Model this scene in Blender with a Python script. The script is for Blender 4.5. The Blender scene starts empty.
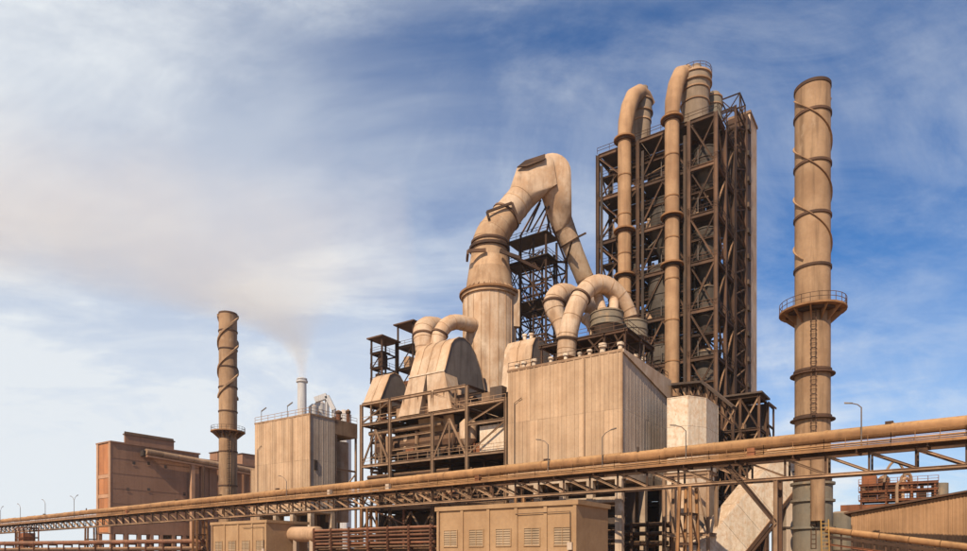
import bpy, bmesh, math, random
from mathutils import Vector, Matrix
R = math.radians
random.seed(7)
scene = bpy.context.scene
col = scene.collection

# ------------------------------------------------------------------ camera
F, CX, HY, EYE = 660.0, 483.5, 558.0, 1.7          # focal length in photo pixels, centre, horizon row, eye height
cam = bpy.data.objects.new('camera', bpy.data.cameras.new('camera')); col.objects.link(cam)
cam.location = (0, 0, EYE); cam.rotation_euler = (R(90), 0, 0)
cam.data.sensor_width = 36; cam.data.lens = 36 * F / 967
cam.data.shift_y = (HY - 275.5) / 967
cam.data.clip_start = 0.5; cam.data.clip_end = 20000
scene.camera = cam

# ------------------------------------------------------------------ sun and sky
SUN_EL = R(40); SUN_AZ = math.atan2(-0.43, -0.903)
sun = bpy.data.objects.new('sun', bpy.data.lights.new('sun', 'SUN')); col.objects.link(sun)
sd = Vector((math.sin(SUN_AZ) * math.cos(SUN_EL), math.cos(SUN_AZ) * math.cos(SUN_EL), math.sin(SUN_EL)))
sun.rotation_euler = sd.to_track_quat('Z', 'Y').to_euler()
sun.location = (-60, -60, 150)
sun.data.energy = 5.0; sun.data.angle = R(0.5); sun.data.color = (1.0, 0.84, 0.63)

world = bpy.data.worlds.new('World'); scene.world = world; world.use_nodes = True
nt = world.node_tree; nt.nodes.clear()
def N(tree, typ, **kw):
    n = tree.nodes.new(typ)
    for k, v in kw.items(): setattr(n, k, v)
    return n
def math_node(tree, op, a=None, b=None, clamp=False):
    n = N(tree, 'ShaderNodeMath', operation=op); n.use_clamp = clamp
    for i, v in ((0, a), (1, b)):
        if v is None: continue
        if isinstance(v, (int, float)): n.inputs[i].default_value = v
        else: tree.links.new(v, n.inputs[i])
    return n.outputs[0]
sky = N(nt, 'ShaderNodeTexSky', sky_type='NISHITA'); sky.sun_disc = False
sky.sun_elevation = SUN_EL; sky.sun_rotation = SUN_AZ % (2 * math.pi)
sky.air_density = 1.0; sky.dust_density = 0.6; sky.ozone_density = 2.0
tc = N(nt, 'ShaderNodeTexCoord'); sx = N(nt, 'ShaderNodeSeparateXYZ'); nt.links.new(tc.outputs['Generated'], sx.inputs[0])
zz = math_node(nt, 'ADD', math_node(nt, 'MAXIMUM', sx.outputs[2], 0.0), 0.22)
cb = N(nt, 'ShaderNodeCombineXYZ')
nt.links.new(math_node(nt, 'DIVIDE', sx.outputs[0], zz), cb.inputs[0]); nt.links.new(math_node(nt, 'DIVIDE', sx.outputs[1], zz), cb.inputs[1])
def cloud(scale, rot, sc, loc, detail, rough, dist, lo, hi):
    m = N(nt, 'ShaderNodeMapping'); m.inputs['Rotation'].default_value = (0, 0, rot); m.inputs['Scale'].default_value = sc; m.inputs['Location'].default_value = loc
    nt.links.new(cb.outputs[0], m.inputs[0])
    n = N(nt, 'ShaderNodeTexNoise'); n.inputs['Scale'].default_value = scale; n.inputs['Detail'].default_value = detail
    n.inputs['Roughness'].default_value = rough; n.inputs['Distortion'].default_value = dist
    nt.links.new(m.outputs[0], n.inputs['Vector'])
    r = N(nt, 'ShaderNodeMapRange', interpolation_type='SMOOTHSTEP'); r.inputs[1].default_value = lo; r.inputs[2].default_value = hi
    nt.links.new(n.outputs[0], r.inputs[0]); return r.outputs[0]
c1 = cloud(1.15, R(-35), (0.9, 1.35, 1), (8.37, 8.48, 0), 12, 0.64, 0.9, 0.42, 0.70)     # broad wisps
c3 = cloud(2.8, R(-50), (0.8, 1.4, 1), (1.0, 0.3, 0), 11, 0.66, 0.9, 0.42, 0.72)          # fine streaks
c4 = cloud(0.8, R(15), (1.0, 1.2, 1), (2.2, 6.1, 0), 7, 0.58, 0.6, 0.25, 0.75)           # ragged edge of the cloud sheet
sc_ = N(nt, 'ShaderNodeSeparateXYZ'); nt.links.new(cb.outputs[0], sc_.inputs[0])
front = math_node(nt, 'ADD', math_node(nt, 'MULTIPLY', sc_.outputs[0], -0.55), math_node(nt, 'MULTIPLY', sc_.outputs[1], 0.33))
front = math_node(nt, 'ADD', front, math_node(nt, 'MULTIPLY', math_node(nt, 'SUBTRACT', c4, 0.5), 0.75))
c2r = N(nt, 'ShaderNodeMapRange', interpolation_type='SMOOTHSTEP'); c2r.inputs[1].default_value = -0.06; c2r.inputs[2].default_value = 0.66
nt.links.new(front, c2r.inputs[0]); c2 = c2r.outputs[0]                                   # cloud sheet thickening to the west
mask = math_node(nt, 'MULTIPLY', c2, math_node(nt, 'ADD', math_node(nt, 'MULTIPLY', c1, 0.22), 0.56))
mask = math_node(nt, 'ADD', mask, math_node(nt, 'MULTIPLY', c1, 0.26))
mask = math_node(nt, 'ADD', mask, math_node(nt, 'MULTIPLY', c3, 0.12))
hz = N(nt, 'ShaderNodeMapRange', interpolation_type='SMOOTHSTEP'); hz.inputs[1].default_value = 0.40; hz.inputs[2].default_value = -0.02
nt.links.new(sx.outputs[2], hz.inputs[0])
mask = math_node(nt, 'ADD', mask, math_node(nt, 'MULTIPLY', hz.outputs[0], 0.58))
mask = math_node(nt, 'MINIMUM', mask, 0.96)
mx = N(nt, 'ShaderNodeMix', data_type='RGBA'); nt.links.new(mask, mx.inputs[0])
tint = N(nt, 'ShaderNodeMix', data_type='RGBA', blend_type='MULTIPLY'); tint.inputs[0].default_value = 1.0
tint.inputs[7].default_value = (0.20, 0.84, 1.42, 1); nt.links.new(sky.outputs[0], tint.inputs[6])
nt.links.new(tint.outputs[2], mx.inputs[6]); mx.inputs[7].default_value = (9.3, 9.8, 10.2, 1)
bg = N(nt, 'ShaderNodeBackground'); bg.inputs[1].default_value = 0.069; nt.links.new(mx.outputs[2], bg.inputs[0])
ow = N(nt, 'ShaderNodeOutputWorld'); nt.links.new(bg.outputs[0], ow.inputs[0])

scene.view_settings.view_transform = 'Standard'; scene.view_settings.look = 'None'
scene.view_settings.exposure = 0.37; scene.view_settings.gamma = 1.0; scene.view_settings.use_curve_mapping = False
scene.cycles.use_denoising = True; scene.cycles.max_bounces = 8; scene.cycles.volume_bounces = 1
scene.cycles.diffuse_bounces = 3; scene.cycles.volume_step_rate = 1.0; scene.cycles.volume_max_steps = 256

# ------------------------------------------------------------------ layout helpers
ang = R(34.4)
U = Vector((math.cos(ang), -math.sin(ang), 0)); V = Vector((math.sin(ang), math.cos(ang), 0)); Z = Vector((0, 0, 1))
def q(px, y): return Vector(((px - CX) / F * y, y, 0))
def hz_(py, y): return EYE + (HY - py) / F * y
def p(px, py, y): return Vector(((px - CX) / F * y, y, hz_(py, y)))
def leftlen(c, px):
    k = (px - CX) / F; return (c.x - k * c.y) / (U.x - U.y * k)
def rightlen(c, px):
    k = (px - CX) / F; return (k * c.y - c.x) / (V.x - V.y * k)
def uv(c, u, v, z): return Vector((c.x, c.y, 0)) + U * u + V * v + Z * z

# ------------------------------------------------------------------ materials
MATS = {}
def material(name, base, alt, dust=(0.40, 0.25, 0.14), dust_amt=0.6, streak=0.5, rough=0.8, metal=0.0, scale=0.25, vary=0.25, patch=None, patch_lo=0.55, patch_hi=0.7, bump=0.25):
    m = bpy.data.materials.new(name); m.use_nodes = True; t = m.node_tree
    b = t.nodes['Principled BSDF']; L = t.links.new
    b.inputs['Roughness'].default_value = rough; b.inputs['Metallic'].default_value = metal
    b.inputs['Specular IOR Level'].default_value = 0.25
    g = N(t, 'ShaderNodeNewGeometry')
    def noise(sc, vec_scale=(1, 1, 1), detail=6, ro=0.6):
        mp = N(t, 'ShaderNodeMapping'); mp.inputs['Scale'].default_value = vec_scale; L(g.outputs['Position'], mp.inputs[0])
        n = N(t, 'ShaderNodeTexNoise'); n.inputs['Scale'].default_value = sc; n.inputs['Detail'].default_value = detail; n.inputs['Roughness'].default_value = ro
        L(mp.outputs[0], n.inputs['Vector']); return n.outputs[0]
    def rng(v, lo, hi, a=0.0, c=1.0):
        r = N(t, 'ShaderNodeMapRange', interpolation_type='SMOOTHSTEP'); L(v, r.inputs[0])
        for i, x in enumerate((lo, hi, a, c)): r.inputs[i + 1].default_value = x
        return r.outputs[0]
    def mix(f, a, c, mode='MIX'):
        x = N(t, 'ShaderNodeMix', data_type='RGBA', blend_type=mode)
        if isinstance(f, float): x.inputs[0].default_value = f
        else: L(f, x.inputs[0])
        for i, v in ((6, a), (7, c)):
            if isinstance(v, tuple): x.inputs[i].default_value = (*v, 1)
            else: L(v, x.inputs[i])
        return x.outputs[2]
    big = noise(scale); st = noise(1.0, (0.9, 0.9, 0.07), 5, 0.65); fine = noise(2.2, (1, 1, 1), 5, 0.7)
    c = mix(rng(big, 0.35, 0.68), base, alt)
    c = mix(math_node(t, 'MULTIPLY', rng(st, 0.46, 0.72), streak), c, tuple(x * 0.48 for x in alt))
    c = mix(math_node(t, 'MULTIPLY', rng(fine, 0.40, 0.75), 0.35), c, tuple(x * 0.62 for x in base))
    if patch: c = mix(rng(noise(scale * 2.2, (1, 1, 0.6), 7, 0.65), patch_lo, patch_hi), c, patch)
    sn = N(t, 'ShaderNodeSeparateXYZ'); L(g.outputs['Normal'], sn.inputs[0])
    up = rng(sn.outputs[2], 0.05, 0.8)
    c = mix(math_node(t, 'MULTIPLY', math_node(t, 'MULTIPLY', up, rng(fine, 0.25, 0.6)), dust_amt), c, dust)
    oi = N(t, 'ShaderNodeObjectInfo')
    hs = N(t, 'ShaderNodeHueSaturation'); L(c, hs.inputs['Color'])
    L(rng(oi.outputs['Random'], 0, 1, 1 - vary, 1 + vary), hs.inputs['Value'])
    L(hs.outputs[0], b.inputs['Base Color'])
    bp = N(t, 'ShaderNodeBump'); bp.inputs['Strength'].default_value = bump; bp.inputs['Distance'].default_value = 0.15
    L(fine, bp.inputs['Height']); L(bp.outputs[0], b.inputs['Normal'])
    MATS[name] = m; return m
material('tan_sheet', (0.44, 0.295, 0.185), (0.37, 0.235, 0.14), vary=0.11, streak=0.45)
material('tan_duct', (0.44, 0.285, 0.17), (0.31, 0.18, 0.098), streak=0.55, vary=0.10, patch=(0.47, 0.335, 0.22), patch_lo=0.50, patch_hi=0.76, scale=0.25)
material('pale_duct', (0.52, 0.375, 0.26), (0.39, 0.24, 0.14), streak=0.6, vary=0.08, patch=(0.53, 0.405, 0.295), patch_lo=0.48, patch_hi=0.76, scale=0.25)
material('chimney_tan', (0.335, 0.21, 0.12), (0.24, 0.138, 0.074), streak=0.75, vary=0.08, scale=0.2, patch=(0.36, 0.25, 0.16), patch_lo=0.55, patch_hi=0.75)
material('ochre_pipe', (0.31, 0.158, 0.068), (0.19, 0.092, 0.04), dust=(0.46, 0.27, 0.12), vary=0.10)
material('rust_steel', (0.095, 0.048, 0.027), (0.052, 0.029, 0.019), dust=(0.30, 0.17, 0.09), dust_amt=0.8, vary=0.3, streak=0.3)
material('tower_steel', (0.115, 0.062, 0.036), (0.065, 0.036, 0.023), vary=0.35, dust_amt=0.7)
material('riser_tan', (0.37, 0.222, 0.12), (0.27, 0.15, 0.078), streak=0.55, vary=0.10)
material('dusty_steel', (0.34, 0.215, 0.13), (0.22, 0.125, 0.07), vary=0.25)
material('pale_steel', (0.28, 0.178, 0.11), (0.19, 0.115, 0.07), vary=0.2)
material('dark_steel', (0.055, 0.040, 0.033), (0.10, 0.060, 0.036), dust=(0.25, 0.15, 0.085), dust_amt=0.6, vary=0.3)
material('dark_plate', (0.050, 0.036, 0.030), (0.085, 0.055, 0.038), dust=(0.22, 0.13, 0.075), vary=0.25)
material('brick', (0.305, 0.165, 0.10), (0.245, 0.128, 0.076), streak=0.35, vary=0.05, scale=0.12)
material('brick_orange', (0.40, 0.165, 0.07), (0.33, 0.13, 0.055), streak=0.3, vary=0.12)
material('brick_pale', (0.42, 0.24, 0.145), (0.35, 0.19, 0.11), streak=0.3, vary=0.12)
material('concrete', (0.42, 0.32, 0.23), (0.30, 0.21, 0.145), patch=(0.52, 0.45, 0.37), vary=0.1)
material('white_sheet', (0.62, 0.52, 0.41), (0.54, 0.41, 0.29), patch=(0.47, 0.31, 0.20), patch_lo=0.47, patch_hi=0.70, scale=1.3, streak=0.45, vary=0.05)
material('grey_sheet', (0.47, 0.37, 0.285), (0.39, 0.29, 0.215), streak=0.5, vary=0.06)  # colour raised to brighten side walls lit only by the sky
material('shaded_plate', (0.21, 0.175, 0.15), (0.15, 0.12, 0.10), streak=0.6, vary=0.06)  # darkened grey that paints shade onto the hood ends
material('shed_sheet', (0.33, 0.19, 0.10), (0.26, 0.145, 0.072), vary=0.06, streak=0.4)
material('roof_cyclone', (0.27, 0.20, 0.145), (0.18, 0.13, 0.09), streak=0.6, vary=0.1)
material('strake_steel', (0.26, 0.15, 0.08), (0.18, 0.10, 0.055), vary=0.05)
material('grey_green', (0.155, 0.135, 0.105), (0.20, 0.155, 0.108), streak=0.5, vary=0.08, patch=(0.30, 0.20, 0.12), patch_lo=0.55, patch_hi=0.75)
material('cyclone_shade_grey', (0.078, 0.062, 0.049), (0.05, 0.039, 0.03), streak=0.6, vary=0.25)  # kept very dark so the colour carries the tower interior's shade
material('shaded_rust', (0.17, 0.07, 0.038), (0.10, 0.045, 0.027), dust=(0.26, 0.14, 0.075), vary=0.3)  # rust, darkened further to paint in the shadow at low level
material('rust_red', (0.24, 0.085, 0.035), (0.14, 0.055, 0.028), dust=(0.34, 0.17, 0.08), vary=0.3)
material('buff_wall', (0.345, 0.215, 0.115), (0.29, 0.172, 0.088), streak=0.25, vary=0.03)
material('louvre_grey', (0.29, 0.21, 0.135), (0.22, 0.155, 0.095), vary=0.12)
material('yellow_paint', (0.36, 0.215, 0.06), (0.26, 0.145, 0.045), vary=0.1)
material('far_haze_pale', (0.47, 0.45, 0.445), (0.42, 0.40, 0.39), vary=0.1, scale=0.05)  # paleness of distant haze put into the colour
material('lamp_metal', (0.16, 0.13, 0.11), (0.11, 0.085, 0.07), vary=0.15)
material('dirt', (0.33, 0.22, 0.135), (0.24, 0.155, 0.095), scale=0.06, streak=0.0, vary=0.0, bump=0.5)

# ------------------------------------------------------------------ mesh builder
def basis(d, up=Z):
    d = d.normalized(); s = up.cross(d)
    if s.length < 1e-4: s = Vector((1, 0, 0)).cross(d)
    if s.length < 1e-4: s = Vector((0, 1, 0))
    s.normalize(); return d, s, d.cross(s).normalized()
WM = {}
class MB:
    def __init__(s): s.v = []; s.f = []; s.sm = []
    def add(s, vs, fs, smooth=False):
        o = len(s.v); s.v += [Vector(x) for x in vs]; s.f += [[i + o for i in f] for f in fs]; s.sm += [smooth] * len(fs); return s
    def box(s, o, a, b, c):
        o = Vector(o); vs = [o, o + a, o + a + b, o + b, o + c, o + a + c, o + a + b + c, o + b + c]
        return s.add(vs, [[3, 2, 1, 0], [4, 5, 6, 7], [0, 1, 5, 4], [1, 2, 6, 5], [2, 3, 7, 6], [3, 0, 4, 7]])
    def cbox(s, c, lu, lv, lz): return s.box(c - U * lu / 2 - V * lv / 2, U * lu, V * lv, Z * lz)
    def beam(s, a, b, w, h):
        a, b = Vector(a), Vector(b); d, sd_, up = basis(b - a)
        return s.box(a - sd_ * w / 2 - up * h / 2, b - a, sd_ * w, up * h)
    def prism(s, poly, vec):
        n = len(poly); vs = [Vector(x) for x in poly]; vs += [x + vec for x in vs]
        return s.add(vs, [list(range(n)), list(range(2 * n - 1, n - 1, -1))] + [[i, (i + 1) % n, n + (i + 1) % n, n + i] for i in range(n)])
    def rings(s, rs, caps=True, smooth=True):
        n = len(rs[0]); vs = [x for r in rs for x in r]; fs = []
        for i in range(len(rs) - 1):
            for j in range(n):
                fs.append([i * n + j, i * n + (j + 1) % n, (i + 1) * n + (j + 1) % n, (i + 1) * n + j])
        s.add(vs, fs, smooth)
        if caps: s.add(rs[0], [list(range(n))]); s.add(rs[-1], [list(range(n))])
        return s
    def tube(s, path, rad, n=20, caps=True):
        path = [Vector(x) for x in path]; m = len(path)
        if not isinstance(rad, (list, tuple)): rad = [rad] * m
        tang = []
        for i in range(m):
            a = path[max(i - 1, 0)]; b = path[min(i + 1, m - 1)]; tang.append((b - a).normalized())
        d, sx_, sy_ = basis(tang[0]); rs = []
        for i in range(m):
            t = tang[i]; sx_ = (sx_ - t * sx_.dot(t)).normalized(); sy_ = t.cross(sx_)
            rs.append([path[i] + sx_ * math.cos(k * 2 * math.pi / n) * rad[i] + sy_ * math.sin(k * 2 * math.pi / n) * rad[i] for k in range(n)])
        return s.rings(rs, caps)
    def lathe(s, c, prof, n=32, caps=True):
        c = Vector((c[0], c[1], 0))
        return s.rings([[c + Vector((math.cos(k * 2 * math.pi / n) * r, math.sin(k * 2 * math.pi / n) * r, z)) for k in range(n)] for r, z in prof], caps)
    def annulus(s, c, r0, r1, z0, z1, n=32):
        c = Vector((c[0], c[1], 0)); rs = []
        for r, z in ((r0, z0), (r1, z0), (r1, z1), (r0, z1), (r0, z0)):
            rs.append([c + Vector((math.cos(k * 2 * math.pi / n) * r, math.sin(k * 2 * math.pi / n) * r, z)) for k in range(n)])
        return s.rings(rs, False)
    def hull(s, pts):
        bm = bmesh.new(); [bm.verts.new(x) for x in pts]
        bmesh.ops.convex_hull(bm, input=bm.verts); bmesh.ops.delete(bm, geom=[v for v in bm.verts if not v.link_faces], context='VERTS')
        bm.verts.index_update(); s.add([v.co.copy() for v in bm.verts], [[v.index for v in f.verts] for f in bm.faces], True); bm.free(); return s
    def rail(s, pts, h=1.1, step=2.2, w=0.07):
        for a, b in zip(pts[:-1], pts[1:]):
            a, b = Vector(a), Vector(b); n = max(1, int((b - a).length / step))
            for k in (0.5, 1.0): s.beam(a + Z * h * k, b + Z * h * k, w, w)
            for i in range(n + 1):
                c = a.lerp(b, i / n); s.beam(c, c + Z * h, w, w)
        return s
    def build(s, name, mat, parent=None, label=None, cat=None, group=None, kind=None, angle=35):
        if parent is not None: org = WM[parent].translation
        else:
            zs = min(x.z for x in s.v); org = Vector((sum(x.x for x in s.v) / len(s.v), sum(x.y for x in s.v) / len(s.v), zs))
        me = bpy.data.meshes.new(name); me.from_pydata([x - org for x in s.v], [], s.f)
        bm = bmesh.new(); bm.from_mesh(me); bmesh.ops.remove_doubles(bm, verts=bm.verts, dist=0.0005)
        bmesh.ops.recalc_face_normals(bm, faces=bm.faces); bm.to_mesh(me); bm.free()
        if any(s.sm):
            me.polygons.foreach_set('use_smooth', [True] * len(me.polygons)); me.set_sharp_from_angle(angle=R(angle))
        me.materials.append(MATS[mat])
        o = bpy.data.objects.new(name, me); col.objects.link(o); o.location = org - (WM[parent].translation if parent is not None else Vector())
        if parent is not None: o.parent = parent
        WM[o] = Matrix.Translation(org); tag(o, label, cat, group, kind); return o
def tag(o, label=None, cat=None, group=None, kind=None):
    for k, v in (('label', label), ('category', cat), ('group', group), ('kind', kind)):
        if v: o[k] = v
    return o
def thing(name, loc, label, cat, group=None):
    o = bpy.data.objects.new(name, None); col.objects.link(o); o.location = loc; o.empty_display_size = 0.5
    WM[o] = Matrix.Translation(Vector(loc)); return tag(o, label, cat, group)
UNIT = {}
def unit(shape, mat):
    key = (shape, mat)
    if key in UNIT: return UNIT[key]
    if shape == 'I':
        f, w = 0.14, 0.1
        pr = [(-.5, -.5), (.5, -.5), (.5, -.5 + f), (w, -.5 + f), (w, .5 - f), (.5, .5 - f), (.5, .5), (-.5, .5), (-.5, .5 - f), (-w, .5 - f), (-w, -.5 + f), (-.5, -.5 + f)]
    elif shape == 'L': pr = [(-.5, -.5), (.5, -.5), (.5, -.3), (-.3, -.3), (-.3, .5), (-.5, .5)]
    elif shape == 'O': pr = [(.5 * math.cos(k * math.pi / 6), .5 * math.sin(k * math.pi / 6)) for k in range(12)]
    else: pr = [(-.5, -.5), (.5, -.5), (.5, .5), (-.5, .5)]
    n = len(pr); vs = [(0, a, b) for a, b in pr] + [(1, a, b) for a, b in pr]
    fs = [list(range(n - 1, -1, -1)), list(range(n, 2 * n))] + [[i, (i + 1) % n, n + (i + 1) % n, n + i] for i in range(n)]
    me = bpy.data.meshes.new('member_' + shape); me.from_pydata(vs, [], fs)
    bm = bmesh.new(); bm.from_mesh(me); bmesh.ops.recalc_face_normals(bm, faces=bm.faces); bm.to_mesh(me); bm.free()
    me.materials.append(MATS[mat]); UNIT[key] = me; return me
def member(a, b, w, h, mat, name, parent, shape='I', up=Z):
    a, b = Vector(a), Vector(b); d, s_, u_ = basis(b - a, up)
    if abs(d.z) > 0.98: s_, u_ = V.copy(), U.copy()
    o = bpy.data.objects.new(name, unit(shape, mat)); col.objects.link(o)
    M = Matrix.Identity(4); ln = b - a
    for i in range(3):
        M[i][0] = ln[i]; M[i][1] = s_[i] * w; M[i][2] = u_[i] * h; M[i][3] = a[i]
    o.parent = parent; o.matrix_basis = WM[parent].inverted() @ M; return o
def place(me, name, parent, origin, x, y):
    o = bpy.data.objects.new(name, me); col.objects.link(o); M = Matrix.Identity(4)
    for i in range(3): M[i][0] = x[i]; M[i][1] = y[i]; M[i][2] = (0, 0, 1)[i]; M[i][3] = origin[i]
    o.parent = parent; o.matrix_basis = WM[parent].inverted() @ M; return o
def panel_mesh(w, h, mat, ribs=3, depth=0.05, slant=0.0):
    """one ribbed cladding sheet, x across, z up, ribs towards -y"""
    rw = w / (ribs * 2.0 + 0.2) if ribs > 1 else w * .16; pr = [(0.012, 0)]
    for k in range(ribs):
        x0 = w * (k + 0.5) / ribs; pr += [(x0 - rw * .55, 0), (x0 - rw * .35, -depth), (x0 + rw * .35, -depth), (x0 + rw * .55, 0)]
    pr.append((w - 0.012, 0)); n = len(pr)
    vs = [(a, b, 0) for a, b in pr] + [(a, b, h - slant * a) for a, b in pr] + [(w - 0.012, 0.05, 0), (0.012, 0.05, 0), (w - 0.012, 0.05, h - slant * w), (0.012, 0.05, h)]
    fs = [[i, i + 1, n + i + 1, n + i] for i in range(n - 1)] + [[n - 1, 2 * n, 2 * n + 2, 2 * n - 1], [0, n, 2 * n + 3, 2 * n + 1]]
    me = bpy.data.meshes.new('cladding_sheet'); me.from_pydata(vs, [], fs); me.materials.append(MATS[mat]); return me
def clad(root, C, L, D, z0, z1, matf, matr, pw=1.35, ribs=3, core='dark_plate', trim=None, Dr=None):
    """box with its near corner at C: ribbed sheets on the face along -U and the face along V"""
    MB().box(uv(C, -L + .06, .06, z0), U * (L - .12), V * (D - .12), Z * (z1 - z0)).build('wall_core', core, root)
    zr = z0 + (z1 - z0) * .52; D2 = Dr or D
    for za, zb in ((z0, zr - .02), (zr, z1)):
        n = max(1, round(L / pw)); w = L / n; me = panel_mesh(w, zb - za, matf, ribs, .09)
        for i in range(n): place(me, 'cladding_sheet', root, uv(C, -L + i * w, random.uniform(-.06, .01), za), U, V)
        n = max(1, round(D2 / pw)); w = D2 / n; me = panel_mesh(w, zb - za, matr, ribs, .025)
        for i in range(n): place(me, 'cladding_sheet', root, uv(C, random.uniform(0, .012), i * w, za), V, -U)
    if L > 10:
        MB().tube([uv(C, -L * .3, -.28, z0), uv(C, -L * .3, -.28, z1)], .09, 8).build('downpipe', 'dusty_steel', root)
        MB().tube([uv(C, -L * .93, -.25, z0), uv(C, -L * .93, -.25, z0 + (z1 - z0) * .7), uv(C, -L * .86, -.25, z0 + (z1 - z0) * .74)], .06, 8).build('conduit', 'dark_steel', root)
    if trim:
        m = MB(); e = 0.12
        m.box(uv(C, -L - e, -e, z1), U * (L + 2 * e), V * (D + 2 * e), Z * .35); m.build('roof_edge', trim, root)
        MB().box(uv(C, -.12, -.14, z0), U * .26, V * .26, Z * (z1 - z0 - .02)).build('corner_trim', trim, root)
def rng_(a, b, n): return [a + (b - a) * i / n for i in range(n + 1)]

# ------------------------------------------------------------------ ground
MB().box(Vector((-6000, -3000, -1.0)), Vector((12000, 0, 0)), Vector((0, 12000, 0)), Z * 1.0).build('ground', 'dirt', kind='structure')

# ------------------------------------------------------------------ chimneys
def chimney(px, Y, r, ytop, bands, plat_y, strakes, name, label, hand, th=.2, smat='chimney_tan'):
    c = q(px, Y); t = thing(name, (c.x, c.y, 0), label, 'chimney', 'tall chimneys with spiral strakes')
    H = hz_(ytop, Y); zb = [hz_(b, Y) for b in bands]
    zs = sorted([0.0] + zb + [H])
    for a, b in zip(zs[:-1], zs[1:]):
        top = b == H
        m = MB().lathe(c, [(r, a), (r, b)] + ([(r - .12, b), (r - .14, b - 3)] if top else []), 40)
        m.build('shaft_section', 'chimney_tan', t)
    for b in zb: MB().annulus(c, r - .02, r + .16, b - .16, b + .16, 40).build('band', 'rust_steel', t)
    MB().annulus(c, r - .1, r + .10, H - .35, H + .06, 40).build('rim', 'rust_steel', t)
    y0, y1, pitch, n, w = strakes
    z0, z1 = hz_(y1, Y), hz_(y0, Y)
    for k in range(n):
        m = MB(); steps = int((z1 - z0) / pitch * 36); rs = []
        for i in range(steps + 1):
            z = z0 + (z1 - z0) * i / steps; a = hand * 2 * math.pi * (z - z0) / pitch + k * 2 * math.pi / n + 0.6
            d = Vector((math.cos(a), math.sin(a), 0)); b_ = Vector((c.x, c.y, z))
            rs.append([b_ + d * (r - .05) - Z * th * 1.3, b_ + d * (r + w) - Z * th, b_ + d * (r + w) + Z * th, b_ + d * (r - .05) + Z * th * 1.3])
        m.rings(rs, True, False).build('strake', smat, t)
    zp = hz_(plat_y, Y)
    pf = MB().annulus(c, r, r * 1.9, zp - .15, zp + .1, 24).build('platform', 'ochre_pipe', t)
    m = MB()
    for k in range(24):
        a0, a1 = k * math.pi / 12, (k + 1) * math.pi / 12
        pa, pb = [Vector((c.x + math.cos(a) * r * 1.86, c.y + math.sin(a) * r * 1.86, zp + .1)) for a in (a0, a1)]
        m.rail([pa, pb], 1.15, 1.6, .06)
    m.build('guard_rail', 'rust_steel', pf)
    MB().annulus(c, r * 1.02, r * 1.5, zp - .5, zp - .16, 24).build('stiffener_ring', 'rust_steel', pf)
    for k in range(12):
        a = k * math.pi / 6; d = Vector((math.cos(a), math.sin(a), 0)); s_ = Vector((-d.y, d.x, 0)) * .09
        b_ = Vector((c.x, c.y, zp - .16))
        MB().prism([b_ + d * r * .99 - s_, b_ + d * r * 1.84 - s_, b_ + d * r * .99 - Z * r * .75 - s_], s_ * 2).build('bracket', 'ochre_pipe', t)
    la = math.atan2(-c.y, -c.x) + .05; d = Vector((math.cos(la), math.sin(la), 0)); s_ = Vector((-d.y, d.x, 0))
    m = MB(); lz0 = 3.0
    for k in (-.28, .28): m.beam(Vector((c.x, c.y, lz0)) + d * (r + .3) + s_ * k, Vector((c.x, c.y, zp)) + d * (r + .3) + s_ * k, .1, .1)
    z = lz0
    while z < zp: m.beam(Vector((c.x, c.y, z)) + d * (r + .3) - s_ * .28, Vector((c.x, c.y, z)) + d * (r + .3) + s_ * .28, .05, .05); z += .6
    ld = m.build('ladder', 'rust_steel', t)
    m = MB(); z = lz0 + 3
    while z < zp - 1:
        pts = [Vector((c.x, c.y, z)) + d * (r + .3 + .75 * math.sin(f)) + s_ * .4 * math.cos(f) for f in rng_(0, math.pi, 6)]
        for a, b in zip(pts[:-1], pts[1:]): m.beam(a, b, .05, .08)
        z += 1.2
    m.build('ladder_cage', 'rust_steel', ld)
    return t, c
t, c = chimney(812.5, 88, 2.17, 89, [118, 168, 219, 270, 372, 418, 480], 312, (100, 264, 13.5, 2, .22), 'chimney', 'tall tan chimney beside the conveyor tower, spiral strakes, ringed walkway at half height', -1, .06, 'strake_steel')
MB().lathe(c, [(2.42, 0.02), (2.42, hz_(484, 88))], 40).build('base_section', 'grey_green', t)
for y in (484, 501, 528): MB().annulus(c, 2.38, 2.72, hz_(y, 88) - .15, hz_(y, 88) + .15, 40).build('flange', 'grey_green', t)
d = Vector((-c.x, -c.y, 0)).normalized(); s_ = Vector((-d.y, d.x, 0))
MB().tube([c + d * 2.9 + s_ * .6 + Z * hz_(522, 88), c + d * 2.9 + s_ * .6 + Z * hz_(455, 88)], .85, 16).build('side_duct', 'chimney_tan', t)
for yb in (376, 421):
    MB().annulus(c, 2.15, 2.75, hz_(yb, 88), hz_(yb, 88) + .14, 24).build('catwalk', 'rust_steel', t)
chimney(228, 175, 2.3, 314, [332, 350, 368, 388, 412, 452, 486], 432, (316, 398, 15, 2, .42), 'chimney', 'tan chimney beside the red brick silo block, thick spiral strakes and ringed walkway', 1, .32, 'chimney_tan')

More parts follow.
